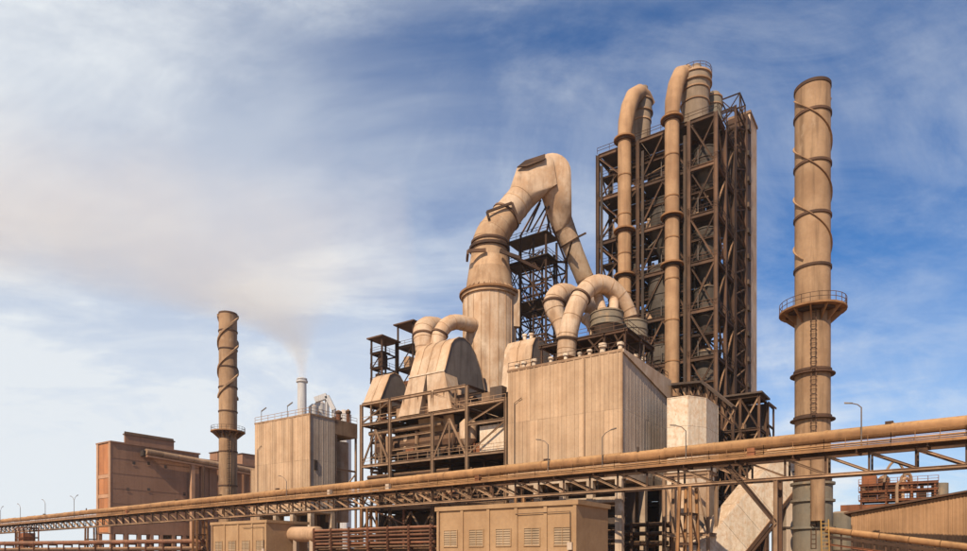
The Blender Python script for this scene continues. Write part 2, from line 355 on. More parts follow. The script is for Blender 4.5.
# ------------------------------------------------------------------ preheater tower
C = q(716, 115); LU = [0, 4.7, 14.2, 22.3]; LV = [0, 6, 12]; TOP = 79.2; PIT = 8.45
FL = [TOP - PIT * i for i in range(9)]
T = thing('preheater_tower', (C.x, C.y, 0), 'tall open rust brown steel tower filled with grey cyclones', 'steel tower')
for u in LU:
    for v in LV: member(uv(C, -u, v, 0), uv(C, -u, v, TOP + .3), .62, .62, 'tower_steel' if v == 0 else 'rust_steel', 'column', T)
for fi, z in enumerate(FL):
    for v in LV:
        for a, b in zip(LU[:-1], LU[1:]): member(uv(C, -b + .32, v, z), uv(C, -a - .32, v, z), .4, .75, 'tower_steel' if v == 0 else 'rust_steel', 'beam', T)
    for u in LU:
        for a, b in zip(LV[:-1], LV[1:]): member(uv(C, -u, a + .32, z), uv(C, -u, b - .32, z), .4, .7, 'rust_steel', 'beam', T)
    for a, b in zip(LU[:-1], LU[1:]):
        for va, vb in zip(LV[:-1], LV[1:]):
            MB().box(uv(C, -b + .25, va + .25, z + .38), U * (b - a - .5), V * (vb - va - .5), Z * .12).build('floor_deck', 'dark_plate', T)  # deck colour dark to stand for shade inside the tower
    MB().rail([uv(C, -22.3, -.3, z + .42), uv(C, .3, -.3, z + .42), uv(C, .3, 12, z + .42)], 1.1, 2.4, .07).build('guard_rail', 'rust_steel', T)
    zl = z - PIT
    if fi < 9:
        lo = max(zl, 0.0)
        for (a, b) in ((0, 4.7), (14.2, 22.3)):
            if fi % 2: member(uv(C, -b + .3, 0, lo + .4), uv(C, -a - .3, 0, z - .4), .26, .3, 'tower_steel', 'brace', T)
            else: member(uv(C, -b + .3, 0, z - .4), uv(C, -a - .3, 0, lo + .4), .26, .3, 'tower_steel', 'brace', T)
        for (a, b) in ((0, 4.7), (14.2, 22.3)):
            if fi % 2: member(uv(C, -b + .3, .25, z - .4), uv(C, -a - .3, .25, lo + .4), .2, .24, 'rust_steel', 'brace', T)
            else: member(uv(C, -b + .3, .25, lo + .4), uv(C, -a - .3, .25, z - .4), .2, .24, 'rust_steel', 'brace', T)
        for (a, b) in ((0, 4.7), (4.7, 14.2), (14.2, 22.3)):
            if (fi + int(a)) % 3 == 0: continue
            zm = (lo + z) / 2 + .2; MB().box(uv(C, -b + .4, .5, zm), U * (b - a - .8), V * 3.0, Z * .12).build('mezzanine_deck', 'dark_plate', T)
            MB().rail([uv(C, -b + .4, .5, zm + .1), uv(C, -a - .4, .5, zm + .1)], 1.1, 1.8, .06).build('guard_rail', 'rust_steel', T)
            member(uv(C, -b + .3, .4, zm - .15), uv(C, -a - .3, .4, zm - .15), .22, .3, 'rust_steel', 'beam', T)
        mid = (4.7 + 14.2) / 2
        member(uv(C, -14.2 + .3, 0, lo + .4), uv(C, -mid, 0, z - .4), .26, .3, 'tower_steel', 'brace', T)
        member(uv(C, -4.7 - .3, 0, lo + .4), uv(C, -mid, 0, z - .4), .26, .3, 'tower_steel', 'brace', T)
        for va, vb in zip(LV[:-1], LV[1:]):
            for uu in (0, 22.3):
                a_, b_ = (va, vb) if (fi + (va > 0)) % 2 else (vb, va)
                member(uv(C, -uu, a_, lo + .5), uv(C, -uu, b_, z - .5), .24, .28, 'rust_steel', 'brace', T)
        for a, b in ((4.7, 14.2), (0, 4.7)):
            if fi in (2, 4) and a == 0: continue
            MB().box(uv(C, -b + .4, 11.6, lo + .6), U * (b - a - .8), V * .1, Z * (z - lo - 1.1)).build('dark_backing_sheet', 'dark_plate', T)  # dark backing added to close off sky and darken the bays
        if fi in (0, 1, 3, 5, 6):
            MB().box(uv(C, -14.0, 5.9, lo + .6), U * 9.1, V * .1, Z * (z - lo - 3.2)).build('dark_backing_sheet', 'dark_plate', T)
for a, b in zip(LU[:-1], LU[1:]): MB().box(uv(C, -b + .4, .7, .2), U * (b - a - .8), V * .15, Z * 10.8).build('dark_backing_sheet', 'dark_plate', T); MB().box(uv(C, -b + .4, .9, 12.2), U * (b - a - .8), V * .15, Z * 7.2).build('dark_backing_sheet', 'dark_plate', T)  # dark sheets added where the tower base is only in shade
# clutter pipes and boxes added to darken the tower interior
rnd = random.Random(3)
for k in range(110):
    z = rnd.uniform(22, 76); u = rnd.uniform(-21, -.8); v = rnd.uniform(.8, 5)
    if rnd.random() < .5: a, b = uv(C, u, v, z), uv(C, u + rnd.uniform(-1.5, 1.5), v + rnd.uniform(-1, 1), z - rnd.uniform(4, 9))
    else: a, b = uv(C, u, v, z), uv(C, max(-21, u - rnd.uniform(3, 8)), v, z + rnd.uniform(-3, 3))
    w = rnd.choice([.15, .2, .25, .35, .5, .8])
    member(a, b, w, w, rnd.choice(['cyclone_shade_grey', 'dusty_steel', 'rust_steel', 'dark_steel']), 'process_pipe', T, 'O')
for k in range(60):
    fi = rnd.randrange(1, 8); u = rnd.uniform(-20, -2); v = rnd.uniform(.9, 4); a = rnd.uniform(1, 2.2); b = rnd.uniform(1, 2.2); h = rnd.uniform(1, 3.2)
    MB().box(uv(C, u, v, FL[fi] + .5), U * a, V * b, Z * h).build('equipment_box', rnd.choice(['cyclone_shade_grey', 'dusty_steel', 'rust_steel', 'dark_steel']), T)
for u_, v_ in ((-5.6, -.45), (-13.4, -.45), (-21.6, -.45)):
    MB().box(uv(C, u_, v_, 14), U * .5, V * .16, Z * 63).build('cable_tray', 'dark_steel', T)
for fi in range(1, 8):
    for u_ in (-3.0, -9.6, -19): MB().tube([uv(C, u_, -.4, FL[fi] + .4), uv(C, u_, -.4, FL[fi] + 3.0), uv(C, u_ + .4, -.9, FL[fi] + 3.3)], .07, 6).build('floor_lamp', 'lamp_metal', T)
def cyclone(c, z, r, h, cone, label, grp='cyclones in the steel tower', mat='cyclone_shade_grey', cap=True):
    t = thing('cyclone', (c.x, c.y, z - h - cone), label, 'cyclone', grp)
    MB().lathe(c, [(r, z - h), (r, z)], 32).build('shell', mat, t)
    MB().lathe(c, [(r * .28, z - h - cone), (r, z - h)], 32).build('cone', mat, t)
    for k in rng_(z - h + .2, z - .1, max(2, int(h / 2.2))): MB().annulus(c, r - .02, r + .14, k - .1, k + .1, 32).build('stiffener_ring', mat, t)
    if cap: MB().lathe(c, [(r * 1.02, z), (r * .45, z + r * .35)], 32).build('roof_cone', mat, t)
    return t
for (u, v, z, r, h, cone) in ((-10.2, 3.4, 68, 2.9, 5.5, 5), (-10.2, 3.2, 55.5, 3.0, 8, 5.5), (-10.5, 3.4, 41, 3.0, 6, 6), (-2.6, 3.2, 60.5, 2.2, 5, 5), (-2.5, 3.4, 50, 2.2, 5, 4.4),
                              (-2.6, 3.2, 38.5, 2.2, 5.5, 5), (-18.6, 4.2, 63, 1.7, 7, 4), (-18.6, 4.2, 49, 1.7, 7, 4), (-2.6, 3.0, 75, 2.0, 4, 4)):
    cyclone(uv(C, u, v, 0), z, r, h, cone, 'grey dust covered cyclone vessel inside the open steel tower')
# cyclones on the roof
c1_ = q(641, 129); zf = hz_(112, 129)
t = thing('cyclone', (c1_.x, c1_.y, TOP), 'grey roof cyclone under the bend of the shorter riser pipe', 'cyclone', 'cyclones on the tower roof')
MB().lathe(c1_, [(1.75, TOP + .4), (1.85, zf - 2.2), (2.1, zf - .6), (2.1, zf + 1.6), (1.5, zf + 2.6), (1.3, zf + 4.2)], 32).build('shell', 'roof_cyclone', t)
for z_, r_ in ((zf - .6, 2.3), (zf + 1.6, 2.3), (zf - 2.2, 2.0)): MB().annulus(c1_, 1.6, r_, z_ - .15, z_ + .15, 32).build('stiffener_ring', 'dusty_steel', t)
MB().lathe(c1_ + V * 1.2, [(.9, zf + 1), (.9, zf + 5.4), (.1, zf + 5.8)], 20).build('outlet_pipe', 'roof_cyclone', t)
c2_ = q(695, 121); zf = hz_(86, 121)
t = thing('cyclone', (c2_.x, c2_.y, TOP), 'wide grey roof cyclone with ringed collar beside the taller riser pipe', 'cyclone', 'cyclones on the tower roof')
MB().lathe(c2_, [(2.35, TOP + .4), (2.45, zf - 1.4), (2.75, zf - .2), (2.75, zf + 1.2), (1.8, zf + 2.3), (1.5, zf + 2.6)], 36).build('shell', 'roof_cyclone', t)
for z_, r_ in ((zf - .2, 3.0), (zf + 1.2, 3.0), (zf - 1.4, 2.65), (zf - 3.6, 2.6)): MB().annulus(c2_, 2.2, r_, z_ - .14, z_ + .14, 36).build('stiffener_ring', 'dusty_steel', t)
m = MB()
for k in range(16):
    a0, a1 = k * math.pi / 8, (k + 1) * math.pi / 8
    m.rail([c2_ + Vector((math.cos(a) * 2.95, math.sin(a) * 2.95, zf + 1.4)) for a in (a0, a1)], 1.0, 2, .06)
m.build('guard_rail', 'rust_steel', t)
MB().lathe(c2_ + U * .2, [(.95, zf + 2), (.95, hz_(68, 121)), (.6, hz_(67, 121) + .2)], 20).build('outlet_pipe', 'roof_cyclone', t)
c3_ = q(713, 124)
t = thing('cyclone', (c3_.x, c3_.y, TOP), 'small dark roof cyclone on the tower top next to the stair tower', 'cyclone', 'cyclones on the tower roof')
MB().lathe(c3_, [(1.6, TOP + .4), (1.6, hz_(99, 124)), (1.2, hz_(95, 124)), (.3, hz_(93, 124))], 24).build('shell', 'grey_green', t)
for z_ in (hz_(100, 124), hz_(108, 124)): MB().annulus(c3_, 1.5, 1.75, z_ - .12, z_ + .12, 24).build('stiffener_ring', 'dusty_steel', t)

# riser pipes in front of the tower
def riser(pts, rads, flanges, label, extra_top):
    a = pts[-1]; t = thing('riser_pipe', (a.x, a.y, 0), label, 'pipe', 'riser pipes up the front of the steel tower')
    pts = list(pts)[::-1]; rads = rads[::-1]
    cut = next(i for i, x in enumerate(rads) if x > rads[0] + .02)
    zz_ = pts[cut - 1].z; n = int(zz_ // 7); base = pts[0]
    for i in range(n):
        z0, z1 = i * zz_ / n, (i + 1) * zz_ / n
        MB().tube([Vector((base.x, base.y, z0)), Vector((base.x, base.y, z1))], rads[0], 24).build('pipe_section', 'riser_tan', t)
        MB().annulus(base, rads[0] - .03, rads[0] + .09, z1 - .1, z1 + .1, 24).build('band', 'ochre_pipe', t)
    MB().tube([pts[cut - 1]] + pts[cut:], [rads[0]] + rads[cut:], 24).build('bend', 'riser_tan', t)
    for z_ in flanges:
        MB().annulus(base, rads[0] - .02, rads[0] + .75, z_ - .14, z_ + .14, 24).build('collar_platform', 'ochre_pipe', t)
        MB().annulus(base, rads[0] - .02, rads[0] + .35, z_ - .5, z_ - .16, 24).build('collar', 'rust_steel', t)
        MB().box(Vector((base.x, base.y, z_ - .6)) - U * .3 + V * rads[0] * .9, U * .6, V * 2.2, Z * .45).build('support_arm', 'rust_steel', t)
    return t
Y1 = 125 - 1.5; b1 = p(624.5, 300, Y1); b1.z = 0
riser([p(650, 106, Y1 + 6), p(645, 97, Y1 + 5), p(639, 93, Y1 + 3.6), p(633, 97, Y1 + 2), p(629, 107, Y1 + .8), p(626, 122, Y1 + .2), p(624.5, 138, Y1), b1],
      [1.1, 1.25, 1.4, 1.48, 1.5, 1.45, 1.27, 1.25], [hz_(y, Y1) for y in (140, 231, 276)], 'shorter tan riser pipe bent over into the roof cyclone', None)
Y2 = 119.4 - 1.5; b2 = p(672, 300, Y2); b2.z = 0
riser([p(696, 91, Y2 + 4), p(692, 80, Y2 + 3.4), p(686, 73, Y2 + 2.4), p(680, 75, Y2 + 1.4), p(676, 85, Y2 + .6), p(673, 101, Y2 + .2), p(672, 116, Y2), b2],
      [1.0, 1.15, 1.28, 1.38, 1.42, 1.4, 1.29, 1.27], [hz_(y, Y2) for y in (120, 217, 265)], 'taller tan riser pipe hooked over at the highest point of the steel tower', None)

# stair tower and lift shaft
S = thing('stair_tower', uv(C, -2, 17, 0), 'rusty lattice stair tower between the cyclone tower and the tan lift shaft', 'stair tower')
su, sv = (0, 5), (13.6, 21.6); SH = 88.3
for u in su:
    for v in sv: member(uv(C, -u, v, 0), uv(C, -u, v, SH), .36, .36, 'rust_steel', 'column', S)
z = 4.0; k = 0
while z < SH:
    for u in su: member(uv(C, -u, sv[0], z), uv(C, -u, sv[1], z), .22, .3, 'rust_steel', 'beam', S)
    for v in sv: member(uv(C, -su[1], v, z), uv(C, 0, v, z), .22, .3, 'rust_steel', 'beam', S)
    za = z - 4
    m = MB(); a, b = (sv[0] + 1, sv[1] - 1) if k % 2 else (sv[1] - 1, sv[0] + 1)
    for s_off in (-3.9, -2.7): m.beam(uv(C, s_off + 1.5, a, za), uv(C, s_off + 1.5, b, z), .1, .3)
    for i in range(14): m.box(uv(C, -2.4, a + (b - a) * (i + .5) / 14 - .14, za + 4 * (i + .5) / 14), U * 1.2, V * .28, Z * .05)
    m.build('stair_flight', 'dark_steel', S)
    MB().box(uv(C, -4.6, (sv[0] if k % 2 == 0 else sv[1] - 1.3), z), U * 4.4, V * 1.3, Z * .1).build('landing', 'dark_plate', S)
    member(uv(C, 0, sv[0], za + .2), uv(C, 0, sv[1], z - .2), .18, .2, 'rust_steel', 'brace', S)
    member(uv(C, 0, sv[1], za + .2), uv(C, 0, sv[0], z - .2), .18, .2, 'rust_steel', 'brace', S)
    member(uv(C, -5, sv[0], za + .2), uv(C, 0, sv[0], z - .2), .18, .2, 'rust_steel', 'brace', S)
    z += 4; k += 1
for k_, zt_ in ((0, 89.8), (1, 92.6)):
    for x0, x1 in (((0, 17), (0, 21.4)), ((-3.6, 17), (-3.6, 21.4)), ((0, 17), (-3.6, 17)), ((0, 21.4), (-3.6, 21.4))): member(uv(C, x0[0], x0[1], zt_), uv(C, x1[0], x1[1], zt_), .2, .2, 'rust_steel', 'head_frame', S)
for x0 in ((0, 17), (-3.6, 17), (0, 21.4), (-3.6, 21.4)): member(uv(C, x0[0], x0[1], 87.8), uv(C, x0[0], x0[1], 92.7), .22, .22, 'rust_steel', 'head_frame', S)
for x0, x1 in (((0, 17), (0, 21.4)), ((0, 21.4), (0, 17)), ((-3.6, 17), (0, 17)), ((0, 17), (-3.6, 17))): member(uv(C, x0[0], x0[1], 88), uv(C, x1[0], x1[1], 92.6), .16, .16, 'rust_steel', 'brace', S)
E = thing('lift_shaft', uv(C, -1.5, 27, 0), 'narrow tan clad lift shaft rising beside the lattice stair tower', 'lift shaft')
EH = hz_(106, 134); zs = rng_(0, EH, 11)
for a, b in zip(zs[:-1], zs[1:]):
    MB().box(uv(C, -4.2, 25.6, a + .02), U * 4.2, V * 6.2, Z * (b - a - .04)).build('shaft_panel', 'pale_duct', E)  # paler material lightens this unlit face through its colour
MB().box(uv(C, -4.4, 25.4, EH), U * 4.6, V * 6.6, Z * .5).build('roof_edge', 'dusty_steel', E)
MB().box(uv(C, -4.0, 22.4, 0), U * 4.2, V * 3.1, Z * (EH - 2)).build('cable_duct', 'rust_steel', E)
z = 5.0
while z < EH - 3:
    MB().box(uv(C, .22, 22.2, z), U * .35, V * 1.9, Z * .9).build('landing_bracket', 'dark_steel', E); z += 5.2

# ------------------------------------------------------------------ lower transfer frame at the foot of the tower
B = q(759, 108); W = thing('transfer_frame', (B.x, B.y, 0), 'dark steel platform frame with flat roof at the foot of the stair tower', 'steel frame')
bl = leftlen(B, 722); bd = 5.0; bz = hz_(395, 108)
for u in (0, bl / 2, bl):
    for v in (0, bd): member(uv(B, -u, v, 0), uv(B, -u, v, bz), .4, .4, 'rust_steel', 'column', W)
for z in (bz, bz - 5.5, bz - 11, bz - 16.5, 6):
    for v in (0, bd): member(uv(B, -bl, v, z), uv(B, 0, v, z), .3, .45, 'rust_steel', 'beam', W)
    for u in (0, bl): member(uv(B, -u, 0, z), uv(B, -u, bd, z), .3, .45, 'rust_steel', 'beam', W)
    if z < bz: 
        for (a, b) in ((0, bl / 2), (bl / 2, bl)): member(uv(B, -b, 0, z), uv(B, -a, 0, z + 5.3), .22, .25, 'dusty_steel', 'brace', W); member(uv(B, -a, 0, z), uv(B, -b, 0, z + 5.3), .22, .25, 'rust_steel', 'brace', W)
        MB().box(uv(B, -bl + .3, .3, z + .25), U * (bl - .6), V * (bd - .6), Z * .1).build('floor_deck', 'dark_plate', W)
MB().box(uv(B, -bl - .4, -.6, bz + .25), U * (bl + 1.0), V * (bd + 1.4), Z * .3).build('roof', 'dark_plate', W)
MB().box(uv(B, -bl + .8, bd - .3, .5), U * (bl - 1), V * .12, Z * (bz - 1)).build('dark_backing_sheet', 'dark_plate', W)
for k in range(8):
    z = rnd.uniform(6, 25); u = -rnd.uniform(.8, bl - 1.5)
    MB().box(uv(B, u, rnd.uniform(.6, 2), z), U * rnd.uniform(.8, 1.6), V * rnd.uniform(1, 2), Z * rnd.uniform(1, 2.6)).build('equipment_box', rnd.choice(['rust_steel', 'dark_steel', 'dusty_steel', 'cyclone_shade_grey']), W)
B2 = uv(B, 0, 5.6, 0); b2d = 4.5
for v in (0, b2d): member(uv(B2, .3, v, 0), uv(B2, .3, v, bz - .3), .3, .3, 'rust_steel', 'column', W)
for z in (bz - .4, bz - 4, bz - 8, bz - 12): member(uv(B2, .3, -.6, z), uv(B2, .3, b2d, z), .25, .3, 'rust_steel', 'beam', W)
member(uv(B2, .3, b2d, bz - 8), uv(B2, .3, 0, bz - 4), .2, .2, 'rust_steel', 'brace', W)
member(uv(B2, .3, 0, bz - .1), uv(B2, .3, b2d + 2.6, bz + .1), .2, .25, 'dusty_steel', 'cantilever_arm', W)
# sloping canopy between riser and white tower
K = q(672, 104)
t = thing('sloping_canopy', (K.x, K.y, hz_(400, 104) - 3), 'dark sloping lattice conveyor canopy running down beside the white clad tower', 'canopy')
a, b = p(672, 386, 108), p(704, 383, 106); c_, d_ = p(735, 408, 103), p(738, 425, 103)
MB().beam(a, b, 2.5, .35).build('roof', 'dark_plate', t)
MB().beam(b, c_, 2.5, .4).build('roof', 'dark_plate', t)
lo1, lo2, lo3 = p(672, 397, 108), p(700, 396, 106), p(733, 424, 103)
for x, y in ((lo1, lo2), (lo2, lo3)): member(x, y, .3, .3, 'rust_steel', 'chord', t)
for f in rng_(0, 1, 4):
    member(a.lerp(b, f), lo1.lerp(lo2, f), .2, .2, 'rust_steel', 'post', t)
    member(b.lerp(c_, f), lo2.lerp(lo3, f), .2, .2, 'rust_steel', 'post', t)
for f in (0, .25, .5, .75): member(b.lerp(c_, f), lo2.lerp(lo3, f + .25), .18, .18, 'dusty_steel', 'brace', t); member(a.lerp(b, f), lo1.lerp(lo2, f + .25), .18, .18, 'dusty_steel', 'brace', t)
for x in (lo1, lo2, lo3): member(Vector((x.x, x.y, 0)), x, .4, .4, 'rust_steel', 'column', t)

# ------------------------------------------------------------------ white clad tower
A0 = q(688, 95); tw = thing('clad_tower', (A0.x, A0.y, 0), 'square tower clad in stained white sheets behind the conveyor gallery', 'clad tower')
lw = leftlen(A0, 667); A1 = uv(A0, -lw, 0, 0); A2 = A0 + Vector((.9, .43, 0)).normalized() * 3.5; A3 = A2 + V * 6.5; A4 = A1 + V * 8.5
zt = hz_(396, 95); lev = [0, 4.2, 8.0, 12.4, 16.6, 20.8, zt]
pl = [A1, A0, A2, A3, A4]
for i, (a, b) in enumerate(zip(pl[:-1], pl[1:])):
    nrm = Vector(((b - a).y, -(b - a).x, 0)).normalized()
    for z0, z1 in zip(lev[:-1], lev[1:]):
        MB().box(Vector((a.x, a.y, z0 + .015)) + (b - a).normalized() * .01, (b - a) - (b - a).normalized() * .02, -nrm * .15 * 1.0, Z * (z1 - z0 - .03)).build('cladding_sheet', 'white_sheet' if z0 > 12 else 'pale_duct', tw)
MB().prism([Vector((x.x, x.y, 0)) + (Vector((sum(k.x for k in pl) / 5, sum(k.y for k in pl) / 5, 0)) - x) * .06 for x in pl], Z * (zt - .3)).build('wall_core', 'dark_plate', tw)
MB().prism([Vector((x.x, x.y, zt - .1)) for x in pl], Z * .22).build('roof', 'white_sheet', tw)
# steel frame round its foot
fr = thing('foot_frame', (A0.x, A0.y, 0), 'pale steel portal frame round the foot of the white clad tower', 'steel frame')
f0 = q(708, 88); fl = leftlen(f0, 664)
for u in (0, fl):
    for v in (0, 4): member(uv(f0, -u, v, 0), uv(f0, -u, v, 13.2), .42, .42, 'pale_steel', 'column', fr)
for z in (13.2, 4.9):
    for v in (0, 4): member(uv(f0, -fl, v, z), uv(f0, 0, v, z), .35, .5, 'pale_steel', 'beam', fr)
    for u in (0, fl): member(uv(f0, -u, 0, z), uv(f0, -u, 4, z), .35, .5, 'pale_steel', 'beam', fr)
member(uv(f0, 0, 0, 5), uv(f0, -1.8, 0, 13), .2, .2, 'pale_steel', 'brace', fr)
member(uv(f0, -fl, 0, 13), uv(f0, -fl + 1.8, 0, 5), .2, .2, 'pale_steel', 'brace', fr)

# inclined conveyor housing
t = thing('inclined_conveyor', q(745, 93), 'steep inclined conveyor housing clad in stained white sheets near the chimney', 'conveyor')
a = p(699, 570, 92); b = p(794, 453, 97); ax = (b - a).normalized(); wd = Vector((ax.y, -ax.x, 0)).normalized(); up = wd.cross(ax).normalized()
if up.z < 0: up = -up
n = 7; ln = (b - a).length / n; hh = 5.5
for i in range(n):
    o = a + ax * ln * i - up * hh * .5
    MB().box(o + ax * .02 + wd * 1.6, ax * (ln - .04), wd * .08, up * hh).build('cladding_sheet', 'white_sheet', t)
    MB().box(o + ax * .02 - wd * 1.6 + up * hh, ax * (ln - .04), wd * 3.2, up * .1).build('roof_sheet', 'white_sheet', t)
MB().box(a - up * hh * .5 - wd * 1.58, ax * ln * n, wd * 3.1, up * (hh - .05)).build('housing_core', 'dark_plate', t)
MB().box(a - up * (hh * .5 + .5) - wd * 1.7, ax * ln * n, wd * 3.5, up * .48).build('girder', 'rust_steel', t)
for f in (.55, .97): 
    x = a.lerp(b, f) - up * hh * .6
    for s in (-1.4, 1.4): member(Vector((x.x, x.y, 0)) + wd * s, x + wd * s, .35, .35, 'rust_steel', 'column', t)
gd = q(792.5, 95)
t = thing('drop_chute', (gd.x, gd.y, 0), 'dark grey vertical chute between the inclined conveyor and the chimney', 'chute')
MB().box(Vector((gd.x - .9, gd.y, 1.5)), Vector((1.7, 0, 0)), Vector((0, 1.7, 0)), Z * 17).build('shell', 'grey_sheet', t)
for z in (6, 10, 14): MB().box(Vector((gd.x - 1.05, gd.y - .15, z)), Vector((2.0, 0, 0)), Vector((0, 2.0, 0)), Z * .25).build('flange', 'dark_steel', t)
for s in (-.7, .7): member(Vector((gd.x + s, gd.y + .8, 0)), Vector((gd.x + s, gd.y + .8, 1.6)), .3, .3, 'dark_steel', 'leg', t)

# ------------------------------------------------------------------ ribbed clad house on columns
HC = q(622, 92); hl = leftlen(HC, 508); hd = rightlen(HC, 668); HZ1 = hz_(351, 92); HZ0 = 14.0
HS = thing('filter_house', (HC.x, HC.y, 0), 'large tan ribbed metal clad house on concrete columns with roof ducts', 'building')
clad(HS, HC, hl, hd, HZ0, HZ1, 'tan_sheet', 'grey_sheet', 1.3, 1, trim='dusty_steel')
# sloping smooth fascia along the shaded side
MB().prism([uv(HC, .16, -.1, HZ1 + .3), uv(HC, .16, hd + .8, HZ1 + .3), uv(HC, .16, hd + .8, HZ1 - 3.2), uv(HC, .16, -.1, HZ1 - .15)], U * .12).build('fascia', 'pale_duct', HS)
MB().rail([uv(HC, -hl, .1, HZ1 + .35), uv(HC, 0, .1, HZ1 + .35), uv(HC, 0, hd, HZ1 + .35)], 1.1, 2, .06).build('guard_rail', 'rust_steel', HS)
for k in range(5):
    for v in (0.6, hd / 2, hd - .6):
        u = -.6 - (hl - 1.2) * k / 4
        MB().box(uv(HC, u - .5, v - .5, 0), U * 1.0, V * 1.0, Z * (HZ0 - 1.2)).build('concrete_column', 'concrete', HS)
MB().box(uv(HC, -hl, .1, HZ0 - 1.2), U * hl, V * (hd - .2), Z * 1.18).build('floor_slab', 'concrete', HS)
MB().box(uv(HC, -hl, .25, 9.6), U * hl, V * .7, Z * .8).build('edge_beam', 'concrete', HS)
MB().box(uv(HC, -hl, 6, 0), U * (hl - .5), V * .3, Z * (HZ0 - 1.3)).build('dark_backing', 'dark_plate', HS)  # dark sheet added to stand for the shade under the house
for k in range(14):
    z = rnd.uniform(2, 11); member(uv(HC, -hl + 1, rnd.uniform(1.5, 5), z), uv(HC, -.8, rnd.uniform(1.5, 5), z + rnd.uniform(-.5, .5)), .3, .3, rnd.choice(['rust_steel', 'dark_steel', 'dusty_steel']), 'process_pipe', HS, 'O')
for k in range(10):
    MB().box(uv(HC, -rnd.uniform(2, hl), rnd.uniform(2, 4), 0), U * rnd.uniform(1, 2.4), V * 1.5, Z * rnd.uniform(2, 8)).build('equipment_box', rnd.choice(['rust_steel', 'dark_steel', 'cyclone_shade_grey']), HS)
# vents on the roof
for i, (px, py, s) in enumerate(((514, 370, .8), (521, 369, .9), (531, 366, 1), (548, 363, .8), (563, 360, .9), (587, 356, .8), (600, 353, 1.2), (623, 350, 1.0), (641, 362, .9), (648, 366, 1.1), (577, 358, .7))):
    # stand them a little inside the parapet
    if px <= 623: u = -leftlen(HC, px); v = .9
    else: u = -.9; v = rightlen(HC, px)
    u = max(-hl + .6, min(-.6, u)); b_ = uv(HC, u, v, HZ1 + .35)
    t = thing('roof_vent', b_, 'small white capped vent on the roof edge of the ribbed tan house', 'vent', 'vents along the roof of the filter house')
    MB().lathe(b_, [(.34 * s, b_.z), (.34 * s, b_.z + .8 * s)], 14).build('stack', 'white_sheet', t)
    MB().lathe(b_, [(.5 * s, b_.z + .8 * s), (.5 * s, b_.z + 1.25 * s), (.1, b_.z + 1.4 * s)], 14).build('cap', 'white_sheet', t)

# platform with drums and arched ducts on the roof
rp = thing('roof_platform', uv(HC, -5, 8, HZ1 + .35), 'dark steel platform carrying the grey drums above the filter house', 'platform')
RZ = HZ1 + .35; PZ = RZ + 3.4
for u in (-14.5, -9, -4, -.8):
    for v in (3.0, 8.5, 14): member(uv(HC, u, v, RZ), uv(HC, u, v, PZ), .3, .3, 'rust_steel', 'post', rp)
for v in (3.0, 8.5, 14): member(uv(HC, -15, v, PZ + .2), uv(HC, -.4, v, PZ + .2), .3, .45, 'rust_steel', 'beam', rp)
for u in (-14.5, -9, -4, -.8): member(uv(HC, u, 2.6, PZ + .15), uv(HC, u, 14.4, PZ + .15), .28, .4, 'rust_steel', 'beam', rp)
for a, b in ((-14.5, -9), (-9, -4), (-4, -.8)): member(uv(HC, a, 3, RZ + .2), uv(HC, b, 3, PZ - .1), .2, .2, 'rust_steel', 'brace', rp); member(uv(HC, b, 3, RZ + .2), uv(HC, (a + b) / 2, 3, PZ - .1), .2, .2, 'rust_steel', 'brace', rp)
MB().box(uv(HC, -15, 3, PZ + .45), U * 14.6, V * 11, Z * .12).build('floor_deck', 'dark_plate', rp)
MB().box(uv(HC, -13, 9.6, RZ), U * 12.6, V * .15, Z * 3.2).build('dark_backing_sheet', 'dark_plate', rp)
MB().rail([uv(HC, -15, 2.9, PZ + .5), uv(HC, -.4, 2.9, PZ + .5), uv(HC, -.4, 14, PZ + .5)], 1.1, 2, .06).build('guard_rail', 'rust_steel', rp)
def drum(px, Y, yt, yb, rp_, label):
    c = q(px, Y); r = rp_ * Y / F; zt, zb = hz_(yt, Y), hz_(yb, Y)
    t = thing('separator_drum', (c.x, c.y, zb - 1.6), label, 'drum', 'grey green drums on the filter house')
    MB().lathe(c, [(r, zb), (r, zt), (r * .75, zt + .35)], 36).build('shell', 'grey_green', t)
    for z in (zb + .15, (zb + zt) / 2, zt - .1): MB().annulus(c, r - .03, r + .12, z - .08, z + .08, 36).build('stiffener_ring', 'grey_green', t)
    MB().lathe(c, [(r * .45, zb - 2.2), (r * .98, zb - .02)], 30).build('cone', 'dark_steel', t)
    return c, zt
drum(607, 101, 314, 328, 16, 'grey green drum under the crown of the arched duct')
drum(632, 104, 324, 340, 15, 'grey green drum where the arched duct comes down beside the tower')
